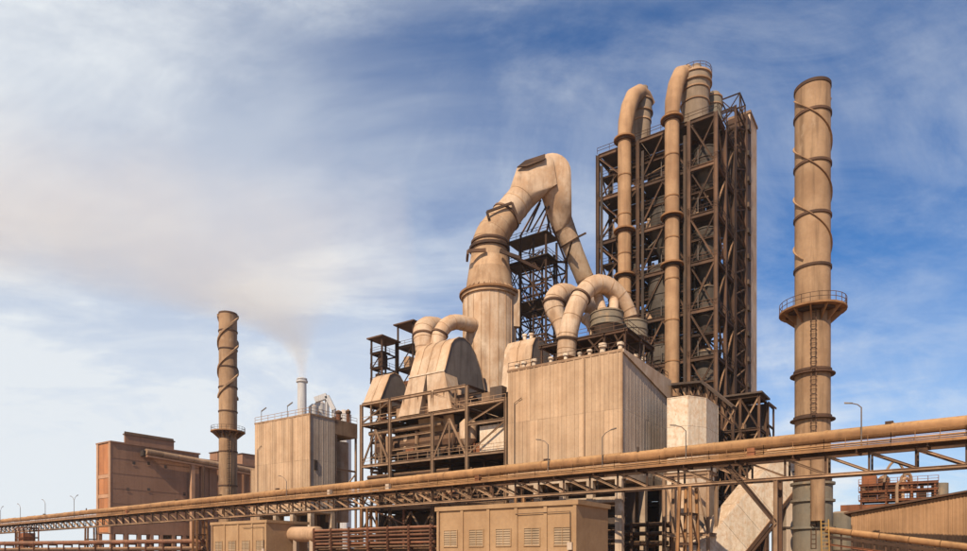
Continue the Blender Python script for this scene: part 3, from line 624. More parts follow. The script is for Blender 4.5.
def duct(pts, rads, name, label, mat='pale_duct', bands=(), n=24, root_z=None, sub=3):
    # smooth the path
    P, Rr = [], []
    for i in range(len(pts) - 1):
        p0, p1, p2, p3 = pts[max(i - 1, 0)], pts[i], pts[i + 1], pts[min(i + 2, len(pts) - 1)]
        for k in range(sub):
            f = k / sub
            P.append(0.5 * ((2 * p1) + (p2 - p0) * f + (2 * p0 - 5 * p1 + 4 * p2 - p3) * f * f + (3 * p1 - p0 - 3 * p2 + p3) * f ** 3)); Rr.append(rads[i] + (rads[i + 1] - rads[i]) * f)
    P.append(pts[-1]); Rr.append(rads[-1])
    low = min(P, key=lambda x: x.z)
    t = thing(name, (low.x, low.y, low.z if root_z is None else root_z), label, 'duct')
    cuts = [0] + [int(b * (len(P) - 1)) for b in bands] + [len(P) - 1]
    for a, b in zip(cuts[:-1], cuts[1:]):
        if b > a: MB().tube(P[a:b + 1], Rr[a:b + 1], n).build('duct_section', mat, t)
    for i in range(2, len(P) - 1, 3):
        if i in cuts: continue
        d_ = (P[i + 1] - P[i - 1]).normalized(); MB().tube([P[i] - d_ * .05, P[i] + d_ * .05], Rr[i] + .05, n).build('weld_seam', 'tan_duct', t)
    for i in cuts[1:-1]:
        d_ = (P[i + 1] - P[i - 1]).normalized()
        MB().tube([P[i] - d_ * .16, P[i] + d_ * .16], Rr[i] + .2, n).build('flange', 'rust_steel', t)
    return t
duct([p(566.5, 358, 100), p(567, 345, 100), p(569, 330, 100), p(574, 312, 100.3), p(581, 297, 100.8), p(591, 286, 101.5), p(602, 284, 102.2), p(613, 289, 102.8), p(623, 300, 103.4), p(630, 314, 103.8), p(632, 324, 104)],
     [1.45, 1.45, 1.45, 1.45, 1.42, 1.4, 1.35, 1.25, 1.15, 1.05, 1.05], 'arched_duct', 'pale dusty arched duct looping over the ribbed house roof', bands=(.15, .42, .94))
duct([p(590, 305, 112), p(576, 298, 109), p(564, 294, 107), p(557, 297, 106), p(554, 304, 105.6), p(556, 314, 105.4), p(560, 326, 105.2), p(563, 345, 105), p(563, 358, 105)],
     [1.5, 1.55, 1.65, 1.75, 1.7, 1.4, 1.0, .75, .75], 'hopper_duct', 'pale duct with rounded elbow tapering down behind the arched duct', bands=(.5,))
duct([p(597, 292, 103), p(600, 302, 103), p(603, 314, 102)], [.75, .7, .7], 'feed_pipe', 'short pale feed pipe dropping from the arch onto the drum, nearer the hopper duct', n=16)
duct([p(612, 293, 103), p(614, 302, 103), p(613, 315, 102)], [.8, .75, .75], 'feed_pipe', 'short pale feed pipe dropping from the arch onto the drum, nearer the riser pipes', n=16)
duct([p(585, 318, 104), p(590, 322, 103.5), p(594, 332, 103), p(594, 345, 103)], [.9, .9, .8, .8], 'bypass_pipe', 'small bent pale pipe beside the grey green drum', n=16)

# ------------------------------------------------------------------ gas conditioning tower with its inverted V duct
G = q(489.5, 127.68); gz = lambda y, Y=127.68: hz_(y, Y)
GT = thing('gas_cooling_tower', (G.x, G.y, 0), 'big pale cylindrical cooling tower with cone top and inverted V duct', 'cooling tower')
rg = 5.1; nseg = 20
for k in range(nseg):
    a0, a1 = k * 2 * math.pi / nseg + .004, (k + 1) * 2 * math.pi / nseg - .004
    arc = [Vector((G.x + math.cos(a) * rg, G.y + math.sin(a) * rg, 0)) for a in rng_(a0, a1, 3)]; arci = [Vector((G.x + math.cos(a) * (rg - .12), G.y + math.sin(a) * (rg - .12), 0)) for a in rng_(a1, a0, 3)]
    MB().prism(arc + arci, Z * (gz(296) - .1)).build('shell_sheet', 'pale_duct', GT)
    am = a1 + .004; d = Vector((math.cos(am), math.sin(am), 0))
    member(Vector((G.x, G.y, 0)) + d * (rg + .02), Vector((G.x, G.y, gz(296) - .2)) + d * (rg + .02), .12, .12, 'tan_duct', 'seam_rib', GT, 'B')
MB().lathe(G, [(rg - .15, .1), (rg - .15, gz(296) - .2)], 32).build('inner_shell', 'dark_plate', GT)
MB().annulus(G, rg - .2, rg + .75, gz(296) - .25, gz(296) + .15, 40).build('flange', 'ochre_pipe', GT)
MB().annulus(G, rg - .2, rg + .4, gz(296) - .8, gz(296) - .27, 40).build('flange', 'tan_duct', GT)
for k in range(28):
    a = k * 2 * math.pi / 28; d = Vector((math.cos(a), math.sin(a), 0)); s_ = Vector((-d.y, d.x, 0)) * .07; b_ = Vector((G.x, G.y, gz(296) + .15))
    MB().prism([b_ + d * 4.7 - s_, b_ + d * 5.7 - s_, b_ + d * 4.5 + Z * 1.1 - s_], s_ * 2).build('gusset', 'tan_duct', GT)
zc = rng_(gz(296) + .1, gz(250), 4); rc = rng_(4.76, 3.42, 4)
for i in range(4): MB().lathe(G, [(rc[i], zc[i]), (rc[i + 1], zc[i + 1])], 40).build('cone_section', 'tan_duct', GT)
MB().annulus(G, 3.35, 3.95, gz(250) - .25, gz(250) + .25, 40).build('ring', 'rust_steel', GT)
MB().annulus(G, 3.15, 3.6, gz(244) - .2, gz(244) + .2, 40).build('ring', 'rust_steel', GT)
def smooth_path(pts, rads, sub=4):
    P, Rr = [], []
    for i in range(len(pts) - 1):
        p0, p1, p2, p3 = pts[max(i - 1, 0)], pts[i], pts[i + 1], pts[min(i + 2, len(pts) - 1)]
        for k in range(sub):
            f = k / sub
            P.append(0.5 * ((2 * p1) + (p2 - p0) * f + (2 * p0 - 5 * p1 + 4 * p2 - p3) * f * f + (3 * p1 - p0 - 3 * p2 + p3) * f ** 3)); Rr.append(rads[i] + (rads[i + 1] - rads[i]) * f)
    return P + [pts[-1]], Rr + [rads[-1]]
lp, lr = smooth_path([p(489.5, 252, 127.68), p(490, 244, 127.68), p(492.5, 236, 127.68), p(499, 226, 128.02), p(506, 217, 128.35)], [3.42, 3.36, 3.25, 3.02, 2.86])
MB().tube(lp, lr, 32).build('elbow', 'tan_duct', GT)
MB().tube([p(505.5, 217.6, 128.35), p(515, 206, 128.80), p(524, 195, 129.25)], [2.86, 2.75, 2.75], 32).build('rising_duct', 'pale_duct', GT)
for i in (5, 9, 12):
    d_ = (lp[i + 1] - lp[i - 1]).normalized(); MB().tube([lp[i] - d_ * .07, lp[i] + d_ * .07], lr[i] + .06, 32).build('weld_seam', 'tan_duct', GT)
for px, py, Y, r in ((565, 229, 133.4, 2.06), (579, 265, 135.8, 1.93), (584.5, 278, 136.64, 1.92), (593, 298.5, 138.2, 1.92)):
    x = p(px, py, Y); d_ = (p(584.5, 278, 136.64) - p(568, 237, 133.84)).normalized(); MB().tube([x - d_ * .07, x + d_ * .07], r, 28).build('weld_seam', 'tan_duct', GT)
for py in (206, ): MB().tube([p(514.6, 206.6, 128.8), p(515.2, 205.8, 128.85)], 2.83, 32).build('weld_seam', 'tan_duct', GT)
x = p(506, 217, 128.35); d_ = (p(515, 206, 128.80) - x).normalized()
MB().tube([x - d_ * .2, x + d_ * .2], 3.08, 32).build('flange', 'rust_steel', GT)
def circ(c, ax_, r, n=24):
    d, s_, u_ = basis(ax_); return [c + s_ * math.cos(k * 2 * math.pi / n) * r + u_ * math.sin(k * 2 * math.pi / n) * r for k in range(n)]
# flared transition piece of the left limb, then the rounded crown
c_l = p(521, 198.5, 129.02); ax_l = (p(535, 178, 129.92) - p(515, 206, 128.80)).normalized()
ring0 = circ(c_l, ax_l, 2.76)
ring1 = []
for (px, py) in ((515, 174), (517, 168), (546, 154.5), (553, 158), (557, 184), (548, 190)):
    for dy in (-2.8, 2.8): ring1.append(p(px, py, 130.14 + dy))
MB().hull(ring0 + ring1).build('transition_piece', 'pale_duct', GT, angle=27)
crown = []
for k in range(24):
    a = k * 2 * math.pi / 24
    for rr_, dy in ((18.5, 2.7), (16.5, 3.05)):
        px, py = 552.5 + rr_ * math.cos(a), 172 - (rr_ + .5) * math.sin(a)
        if py > 188: continue
        for sg in (-1, 1): crown.append(p(px, py, 131.04 + sg * dy))
ax_r = (p(577, 255, 135.52) - p(562, 222, 133.28)).normalized()
low = [p(px, py, 131.5 + dy) for px, py in ((571.5, 196), (571.5, 210), (543, 198)) for dy in (-2.2, 2.6)]
MB().hull(crown + low + circ(p(562.5, 228, 133.3), ax_r, 2.05)).build('crown', 'pale_duct', GT, angle=27)
MB().tube([p(562, 221, 132.94), p(568, 237, 133.84), p(575, 255, 134.96), p(584.5, 278, 136.64), p(597, 308, 138.88), p(606, 330, 140.56)], [2.07, 1.96, 1.88, 1.85, 1.85, 1.85], 28).build('descending_duct', 'pale_duct', GT)
for px, py, Y, r in ((570, 242, 119.8, 2.18), (588.5, 288, 122.6, 2.07)):
    x = p(px, py, Y * 1.12); MB().tube([x - ax_r * .16, x + ax_r * .16], r, 28).build('flange', 'rust_steel', GT)
x = p(570, 241, 134.18); MB().beam(x, p(586, 233, 134.18), .25, .35).build('lifting_arm', 'rust_steel', GT)
m = MB(); hat = [p(517, 168, 126.90), p(525, 161.5, 126.90), p(545, 155, 126.90), p(545, 160, 126.67), p(527, 167, 126.67)]
m.prism(hat, Vector((0, -.35, 0))); m.build('access_hatch', 'rust_steel', GT)
m = MB(); fpts = [p(489, 219, 124.54), p(487, 212, 124.54), p(512, 203, 124.99), p(520, 224, 124.99)]
for a, b in zip(fpts[:-1], fpts[1:]): m.beam(a, b, .3, .45)
for a in fpts[:3]: m.beam(a, a + Vector((.6, 6, -.3)), .2, .3)
m.build('hanger_frame', 'rust_steel', GT)
for px0, px1 in ((468, 486), (500, 520)): MB().beam(p(px0, 251, 123.42), p(px1, 250 if px0 < 490 else 258, 123.42), .35, .6).build('ring_beam', 'rust_steel', GT)
MB().beam(p(468, 252, 123.42), p(467, 260, 125.44), .4, .9).build('ring_beam', 'rust_steel', GT)
MB().beam(p(500, 250, 123.42), p(540, 270, 126.56), .35, .6).build('ring_beam', 'rust_steel', GT)
MB().box(p(513.5, 326, 125.44), Vector((1.2, .2, 0)), Vector((-.2, 1.2, 0)), Z * 7).build('side_box', 'pale_duct', GT)

# lattice support tower beside it
LT = thing('lattice_support', q(540, 135.52), 'dark dense lattice tower holding up the inverted V duct', 'lattice tower')
lc = q(546, 129.92); LUs = [0, 2.9, 5.8, 8.7]; LVs = [0, 4.4, 8.8]; ltop = hz_(262, 132.16)
for u in LUs:
    for v in LVs:
        if 0 < u < 7 and v == 4.4: continue
        member(uv(lc, -u, v, 0), uv(lc, -u, v, ltop + (4.5 if u < 3 else 6)), .34, .34, 'rust_steel', 'column', LT)
zs = rng_(26, ltop, 7)
for i, z in enumerate(zs):
    for v in LVs: member(uv(lc, -8.7, v, z), uv(lc, 0, v, z), .25, .3, 'rust_steel', 'beam', LT)
    for u in LUs: member(uv(lc, -u, 0, z), uv(lc, -u, 8.8, z), .22, .26, 'rust_steel', 'beam', LT)
    if i:
        za = zs[i - 1]
        for v in (0, 8.8):
            for ua, ub in ((0, 2.9), (5.8, 8.7), (2.9, 5.8)): 
                member(uv(lc, -ua, v, za), uv(lc, -ub, v, z), .16, .18, 'rust_steel', 'brace', LT)
                if ua != 2.9: member(uv(lc, -ub, v, za), uv(lc, -ua, v, z), .16, .18, 'rust_steel', 'brace', LT)
        for u in (0, 8.7):
            for va, vb in ((0, 4.4), (4.4, 8.8)): member(uv(lc, -u, va, za), uv(lc, -u, vb, z), .16, .18, 'rust_steel', 'brace', LT); member(uv(lc, -u, vb, za), uv(lc, -u, va, z), .16, .18, 'rust_steel', 'brace', LT)
for z, e in ((ltop + .2, .8), (ltop + 5.0, .3), (ltop - 8, .2)):
    MB().box(uv(lc, -8.7 - e, -e, z), U * (8.7 + 2 * e), V * (5 if z > ltop else 8.4), Z * .16).build('platform_deck', 'dark_plate', LT)
    MB().rail([uv(lc, -8.7 - e, -e, z + .1), uv(lc, e, -e, z + .1), uv(lc, e, 8, z + .1)], 1.1, 2, .07).build('guard_rail', 'rust_steel', LT)
for k in range(18):
    z = rnd.uniform(ltop - 22, ltop + 4); member(uv(lc, -rnd.uniform(0, 7.6), rnd.uniform(0, 5), z), uv(lc, -rnd.uniform(0, 7.6), rnd.uniform(0, 5), z + rnd.uniform(-3, 3)), .2, .2, 'rust_steel', 'brace', LT, 'L')
cr = p(556, 190, 129.92)
for px, py, Y, e in ((521, 235, 114, (541, 200)), (531, 232, 116, (556, 190)), (546, 235, 119, (556, 190)), (538, 233, 115, (556, 189)), (527, 232, 115, (540, 203)), (552, 240, 121, (545, 205)), (566, 262, 121, (552, 226)), (566, 262, 121, (572, 241))):
    member(p(px, py, Y * 1.12), p(e[0], e[1], 130.48), .28, .3, 'rust_steel', 'strut', LT)
member(p(552, 262, 131.04), p(566, 262, 135.52), .3, .4, 'rust_steel', 'beam', LT)
c4 = q(566, 135.52); member(Vector((c4.x, c4.y, 0)), p(566, 262, 135.52), .34, .34, 'rust_steel', 'column', LT)
c5 = q(556, 133.28)
for i in range(6):
    za, zb = 26 + i * 4.4, 30.4 + i * 4.4
    member(uv(lc, 0, 4.4, za), Vector((c4.x, c4.y, zb)), .17, .2, 'rust_steel', 'brace', LT); member(uv(lc, 0, 4.4, zb), Vector((c4.x, c4.y, za)), .17, .2, 'rust_steel', 'brace', LT)
    member(uv(lc, 0, 4.4, zb), Vector((c4.x, c4.y, zb)), .2, .25, 'rust_steel', 'beam', LT)

# ------------------------------------------------------------------ rounded hoods over the steel frame
def hood(C, L, prof, zbase, label, legs=None, seams=2):
    t = thing('filter_hood', uv(C, -L / 2, 2, zbase), label, 'hood', 'rounded dusty hoods above the steel frame')
    us = rng_(-L, 0, seams)
    for a, b in zip(us[:-1], us[1:]):
        m = MB(); r0 = [uv(C, a + .01, v, z) for v, z in prof]; r1 = [uv(C, b - .01, v, z) for v, z in prof]
        m.rings([r0, r1], True, True); m.build('hood_section', 'pale_duct', t, angle=28)
    for u_ in us[1:-1]:
        m = MB(); pr = prof[:9]
        for (v0, z0), (v1, z1) in zip(pr[:-1], pr[1:]): m.beam(uv(C, u_, v0, z0 + .03), uv(C, u_, v1, z1 + .03), .12, .12)
        m.build('stiffener_rib', 'tan_duct', t)
    e = MB().prism([uv(C, .0, v, z) for v, z in prof], U * .1); e.build('end_plate', 'shaded_plate', t)
    m = MB(); pr = prof
    for (v0, z0), (v1, z1) in zip(pr[:-1], pr[1:]): m.beam(uv(C, .05, v0, z0), uv(C, .05, v1, z1), .25, .12)
    m.build('edge_angle', 'tan_duct', t)
    if legs:
        for (ta, tb, ba, bb, zt_, zb_, v0, v1) in legs:
            m = MB(); m.rings([[uv(C, ta, v0, zt_), uv(C, tb, v0, zt_), uv(C, tb, v1, zt_), uv(C, ta, v1, zt_)], [uv(C, ba, v0 - .8, zb_), uv(C, bb, v0 - .8, zb_), uv(C, bb, v1 - 1, zb_), uv(C, ba, v1 - 1, zb_)]], True, False)
            m.build('hopper_leg', 'pale_duct', t)
    MB().box(uv(C, -L - .1, -.1, prof[0][1] - .12), U * (L + .2), V * .3, Z * .24).build('ledge', 'white_sheet', t)
    return t
hb = q(444, 111.5); hL = leftlen(hb, 409)
hood(hb, hL, [(0, 33.4), (1.9, 38.4), (2.7, 39.3), (4.0, 40.1), (5.6, 40.4), (7.4, 39.9), (9.2, 38.3), (10.9, 35.8), (12.1, 32.6), (12.8, 28.5), (13.0, 24), (3.0, 24), (1.5, 31)], 24,
     'big rounded pale hood with two splayed hopper legs beside the cooling tower', [(-hL, -hL / 2 - .05, -hL - 1.9, -hL * .62, 33.35, 26.6, 0.05, 3.6), (-hL / 2 + .05, -.02, -hL * .36, 2.2, 33.35, 26.6, 0.05, 3.6)], 4)
ha = q(379, 121)
hood(ha, 4.2, [(0, 30.4), (2.8, 35.9), (4.0, 36.6), (5.6, 36.4), (7.2, 34.8), (8.2, 32.6), (8.5, 30.0)], 29.9, 'small rounded pale hood at the far end of the steel frame', None, 2)
hc = q(531, 107)
hood(hc, 5.2, [(-1.0, 29), (.2, 36.2), (1.2, 37.7), (2.6, 38.3), (4.2, 38.0), (5.8, 36.6), (7.2, 34.4), (8.0, 31.5), (8.2, 28)], 28, 'rounded pale hood between the cooling tower and the ribbed house', None, 2)
for u, h in ((-2.5, 1.0), (-1.2, .9)): 
    b_ = uv(hc, u, 2.2, 38.05); t = thing('roof_vent', b_, 'small white vent on top of the hood beside the ribbed house', 'vent', 'vents on the hood')
    MB().lathe(b_, [(.3, b_.z), (.3, b_.z + h * .7)], 12).build('stack', 'white_sheet', t); MB().lathe(b_, [(.42, b_.z + h * .7), (.42, b_.z + h), (.1, b_.z + h + .1)], 12).build('cap', 'white_sheet', t)
# supports of hood C down to the ground
for u in (-4, -.4):
    for v in (.5, 7): member(uv(hc, u, v, 0), uv(hc, u, v, 31), .4, .4, 'rust_steel', 'column', [o for o in col.objects if o.name.startswith('filter_hood')][-1])
duct([p(424, 352, 120), p(424, 345, 120), p(423.5, 337, 120.2), p(424.5, 330, 121), p(430, 327, 123), p(438, 328, 125)], [1.55, 1.65, 1.9, 2.0, 1.9, 1.8], 'elbow_duct', 'pale ball shaped elbow duct rising from the big hood', bands=(.42,))
duct([p(436, 352, 119), p(438, 343, 119), p(440, 334, 119), p(446, 325.5, 119.6), p(455, 322, 121), p(465, 323.5, 122.5), p(474, 326, 124)], [1.35, 1.35, 1.35, 1.35, 1.35, 1.35, 1.35], 'elbow_duct', 'pale curved duct arching from the big hood into the cooling tower', bands=(.34,))

# ------------------------------------------------------------------ steel frame (cooler structure)
FC = q(506, 104); FT = thing('cooler_frame', (FC.x, FC.y, 0), 'long pale braced steel frame crowded with pipes under the hoods', 'steel frame')
fu = [0, leftlen(FC, 467), leftlen(FC, 432.5), leftlen(FC, 390), leftlen(FC, 361.5)]; fv = [0, 5, 10]
FZ = [30.0, 26.2, 18.6, 10.5]
for i, u in enumerate(fu):
    for v in fv:
        top = 27.0 if i == 0 else FZ[0]
        member(uv(FC, -u, v, 0), uv(FC, -u, v, top), .5, .5, 'pale_steel' if v == 0 else 'rust_steel', 'column', FT)
for zi, z in enumerate(FZ):
    for v in fv:
        for i, (a, b) in enumerate(zip(fu[:-1], fu[1:])):
            zz_ = 26.8 if (zi == 0 and i == 0) else z
            if zi == 1 and i == 0: zz_ = 23.6
            member(uv(FC, -b + .25, v, zz_), uv(FC, -a - .25, v, zz_), .35, .5, 'pale_steel' if v == 0 else 'rust_steel', 'beam', FT)
    for u in fu[(1 if zi == 0 else 0):]:
        member(uv(FC, -u, .25, z), uv(FC, -u, 9.75, z), .3, .45, 'rust_steel', 'beam', FT)
    if zi:
        for a, b in zip(fu[:-1], fu[1:]): MB().box(uv(FC, -b + .3, .3, z + .26), U * (b - a - .6), V * 9.4, Z * .1).build('floor_deck', 'dark_plate', FT)
        MB().rail([uv(FC, -fu[-1], -.1, z + .3), uv(FC, -fu[0], -.1, z + .3)], 1.1, 2.2, .07).build('guard_rail', 'dusty_steel', FT)
mt = 'pale_steel'
for (i, j) in ((3, 4), (1, 2)):
    a, b = fu[i], fu[j]; mdl = (a + b) / 2; zt_ = 25.0
    member(uv(FC, -b + .3, -.02, 18.9), uv(FC, -mdl, -.02, zt_), .26, .28, mt, 'brace', FT); member(uv(FC, -a - .3, -.02, 18.9), uv(FC, -mdl, -.02, zt_), .26, .28, mt, 'brace', FT)
    member(uv(FC, -mdl, -.02, 18.9), uv(FC, -mdl, -.02, zt_), .24, .24, mt, 'post', FT)
for a, b in zip(fu[1:-1], fu[2:]):
    m_ = (a + b) / 2
    for s in (a + (b - a) * .33, a + (b - a) * .66): member(uv(FC, -s, 0, 26.5), uv(FC, -s, 0, 29.8), .2, .2, mt, 'post', FT)
member(uv(FC, -fu[2] + .3, 0, 29.7), uv(FC, -fu[1] - .3, 0, 26.6), .22, .24, mt, 'brace', FT)
member(uv(FC, -fu[4] + .3, 0, 26.6), uv(FC, -fu[3] - .3, 0, 29.7), .22, .24, mt, 'brace', FT)
member(uv(FC, -fu[1] + .3, 0, 18.9), uv(FC, -fu[0] - .3, 0, 23.3), .22, .24, mt, 'brace', FT); member(uv(FC, -fu[1] + .3, 0, 23.9), uv(FC, -fu[0] - .3, 0, 26.6), .22, .24, mt, 'brace', FT)
for zc_ in (21.0, 23.2): member(uv(FC, -fu[3] + .3, 0.3, zc_), uv(FC, -fu[2] - .3, 0.3, zc_ + .1), .3, .35, 'dusty_steel', 'beam', FT)
for i, (a, b) in enumerate(zip(fu[:-1], fu[1:])):
    n = 4 if b - a > 8 else 3
    for k in range(n):
        x0, x1 = a + (b - a) * k / n, a + (b - a) * (k + 1) / n
        z0, z1 = (10.8, 14.2) if k % 2 else (14.2, 10.8)
        member(uv(FC, -x0, 0, z0), uv(FC, -x1, 0, z1), .24, .26, mt, 'brace', FT)
        if i > 1: member(uv(FC, -x0, 0, z0 - 5.2 + .8), uv(FC, -x1, 0, z1 - 5.2 + .8), .22, .24, mt, 'brace', FT)
    member(uv(FC, -b, 0, 14.4), uv(FC, -a, 0, 14.4), .3, .4, mt, 'beam', FT)
MB().box(uv(FC, -fu[-1], 9.9, .5), U * (fu[-1] - .3), V * .12, Z * 25.5).build('dark_backing_sheet', 'dark_plate', FT)
for a, b in ((0, 1), (1, 2), (2, 3), (3, 4)):
    MB().box(uv(FC, -fu[b] + .4, 5.2, .4), U * (fu[b] - fu[a] - .8), V * .12, Z * 9.4).build('dark_backing_sheet', 'dark_plate', FT)
MB().box(uv(FC, -5.6, .8, 19.0), U * 5.0, V * 3.5, Z * 4.2).build('panel_box', 'white_sheet', FT)
for (u0, u1, v, z, r, mt_) in ((-30.8, -8.2, 4.6, 22.4, 1.9, 'rust_steel'), (-25, -9, 2.2, 20.3, .6, 'rust_steel'), (-31, -14, 1.6, 24.8, .45, 'dusty_steel'), (-30, -8, 2.6, 12.6, .8, 'rust_steel'), (-31, -12, 1.2, 16.6, .4, 'rust_steel'), (-24, -8, 3, 28, 1.0, 'rust_steel')):
    member(uv(FC, u0, v, z), uv(FC, u1, v, z), 2 * r, 2 * r, mt_, 'process_pipe', FT, 'O')
for k in range(48):
    u = -rnd.uniform(1, fu[-1] - 1); v = rnd.uniform(.7, 4); z = rnd.choice([19, 26.6, 11]) ; h = rnd.uniform(1.2, 3.4)
    if rnd.random() < .5: MB().box(uv(FC, u, v, z), U * rnd.uniform(.8, 2.4), V * rnd.uniform(.8, 2), Z * h).build('equipment_box', rnd.choice(['rust_steel', 'cyclone_shade_grey', 'dusty_steel', 'dark_steel', 'rust_red']), FT)
    else: member(uv(FC, u, v, z), uv(FC, u + rnd.uniform(-1.5, 1.5), v, z + h + 2), rnd.uniform(.3, 1.1), rnd.uniform(.3, 1.1), rnd.choice(['rust_steel', 'cyclone_shade_grey', 'dusty_steel', 'pale_duct']), 'process_pipe', FT, 'O')
for k in range(46):
    u = -rnd.uniform(-1, fu[-1] + 1); v = rnd.uniform(-1.2, 4)
    if rnd.random() < .45: member(uv(FC, u, v, 0), uv(FC, u, v, rnd.uniform(6, 17)), rnd.uniform(.2, .45), rnd.uniform(.2, .45), rnd.choice(['rust_steel', 'shaded_rust', 'pale_steel', 'dark_steel']), 'stub_column', FT)
    else:
        z = rnd.uniform(4, 16); member(uv(FC, u, v, z), uv(FC, u - rnd.uniform(2, 7), v, z + rnd.uniform(-3, 3)), .25, .25, rnd.choice(['rust_steel', 'shaded_rust', 'dusty_steel', 'dark_steel']), 'process_pipe', FT, 'O')
MB().lathe(uv(FC, -8.6, 1.8, 0), [(.3, 20), (1.5, 21.5), (1.5, 24.2), (.4, 25.3)], 20).build('hopper', 'pale_duct', FT)

# small roofed steel stair towers behind
def roofed_frame(px_c, Y, px_l, px_r, yroof, label, step=4.2):
    c = q(px_c, Y); L = leftlen(c, px_l); D = rightlen(c, px_r); zt = hz_(yroof, Y)
    t = thing('roofed_frame', (c.x, c.y, 0), label, 'steel frame', 'roofed steel frames behind the hoods')
    for u in (0, L):
        for v in (0, D): member(uv(c, -u, v, 0), uv(c, -u, v, zt), .34, .34, 'rust_steel', 'column', t)
    MB().box(uv(c, -L - .8, -.8, zt), U * (L + 1.6), V * (D + 1.6), Z * .3).build('roof', 'rust_steel', t)
    z = zt - step; k = 0
    while z > 14:
        for u in (0, L): member(uv(c, -u, 0, z), uv(c, -u, D, z), .24, .3, 'rust_steel', 'beam', t)
        for v in (0, D): member(uv(c, -L, v, z), uv(c, 0, v, z), .24, .3, 'rust_steel', 'beam', t)
        MB().box(uv(c, -L - .3, -.3, z + .16), U * (L + .6), V * (D * .6), Z * .12).build('floor_deck', 'dark_plate', t)
        MB().rail([uv(c, -L - .2, -.2, z + .25), uv(c, .2, -.2, z + .25), uv(c, .2, D, z + .25)], 1.1, 2, .07).build('guard_rail', 'rust_steel', t)
        if k: member(uv(c, -L, 0, z), uv(c, 0, 0, z + step), .18, .2, 'rust_steel', 'brace', t)
        if k: MB().box(uv(c, -L * rnd.uniform(.5, .9), .8, z + .3), U * L * .35, V * 2, Z * rnd.uniform(1.6, 3.2)).build('equipment_box', rnd.choice(['rust_steel', 'rust_red', 'dusty_steel']), t)
        z -= step; k += 1
    return t
roofed_frame(382, 150, 371.5, 396, 337, 'narrow rusty stair frame with a flat square roof behind the small hood', 3.4)
roofed_frame(413, 152, 398, 441, 322, 'taller rusty frame with a flat roof behind the ball elbow duct', 5.2)

# ------------------------------------------------------------------ tan clad block on the left
LB = q(310, 140); ll = leftlen(LB, 255); ld_ = rightlen(LB, 335); lz1 = hz_(414.5, 140); lz0 = 12.5; ld2 = rightlen(LB, 357)
BL = thing('clad_block', (LB.x, LB.y, 0), 'tan metal clad block with roof rail between the thin chimney and the steel frame', 'building')
clad(BL, LB, ll, ld_, lz0, lz1, 'tan_sheet', 'grey_sheet', 1.5, 1, trim='dusty_steel')
MB().box(uv(LB, -ll, ld_ + .12, lz1 - 3.0), U * ll, V * (ld2 - ld_), Z * 3.3).build('roof_extension', 'dusty_steel', BL)
for v in (ld_ + .6, ld2): 
    for u in (-.4, -6): member(uv(LB, u, v, 0), uv(LB, u, v, lz1 - 3), .4, .4, 'dusty_steel', 'column', BL)
for z in (14.5, 21.5): member(uv(LB, -.4, ld_ + .3, z), uv(LB, -.4, ld2, z), .3, .4, 'dusty_steel', 'beam', BL)
member(uv(LB, -.4, ld_ + .8, 15), uv(LB, -.4, ld2, 21), .25, .25, 'dusty_steel', 'brace', BL)
MB().lathe(uv(LB, -4, (ld_ + ld2) / 2 + 1, 0), [(2.6, 10), (2.6, lz1 - 4)], 24).build('tank', 'pale_duct', BL)
MB().box(uv(LB, -ll, ld_ + 3, 2), U * ll * .8, V * .2, Z * (lz1 - 6)).build('dark_backing', 'dark_plate', BL)
MB().rail([uv(LB, -ll, 0, lz1 + .35), uv(LB, 0, 0, lz1 + .35), uv(LB, 0, ld2, lz1 + .35)], 1.2, 2.2, .08).build('guard_rail', 'pale_steel', BL)
for k in range(4):
    for v in (.6, ld_ - .6): MB().box(uv(LB, -.9 - (ll - 1.4) * k / 3, v - .5, 0), U * 1.0, V * 1.0, Z * (lz0 - 1)).build('concrete_column', 'concrete', BL)
MB().box(uv(LB, -ll, .1, lz0 - 1), U * ll, V * (ld_ - .2), Z * .98).build('floor_slab', 'concrete', BL)
MB().box(uv(LB, .1, 1.0, 20.5), U * .12, V * .9, Z * 2.2).build('door', 'dark_steel', BL)
an = q(256, 152); t = thing('low_annex', (an.x, an.y, 0), 'narrow low tan annex against the end of the clad block facing the thin chimney', 'building')
clad(t, uv(LB, -ll - .3, 1.5, 0), 3.2, 4.5, 0, hz_(468, 150), 'tan_sheet', 'grey_sheet', 1.2, 2, trim='dusty_steel')
# roof equipment on the block
for i, (u, v, r, h, lab) in enumerate(((-1.5, 9.5, .8, 2.6, 'rusty capped stub vent on the roof extension of the clad block'), (-1.0, 12, .6, 3.2, 'slim rusty vent at the end of the clad block roof'), (-3.5, 11, 1.2, 1.6, 'broad squat rusty vent on the clad block roof'))):
    b_ = uv(LB, u, v, lz1 + .32); t = thing('roof_vent', b_, lab, 'vent')
    MB().lathe(b_, [(r * .7, b_.z), (r * .7, b_.z + h * .7)], 16).build('stack', 'rust_red', t); MB().lathe(b_, [(r, b_.z + h * .7), (r, b_.z + h * .85), (.1, b_.z + h)], 16).build('cap', 'rust_steel', t)

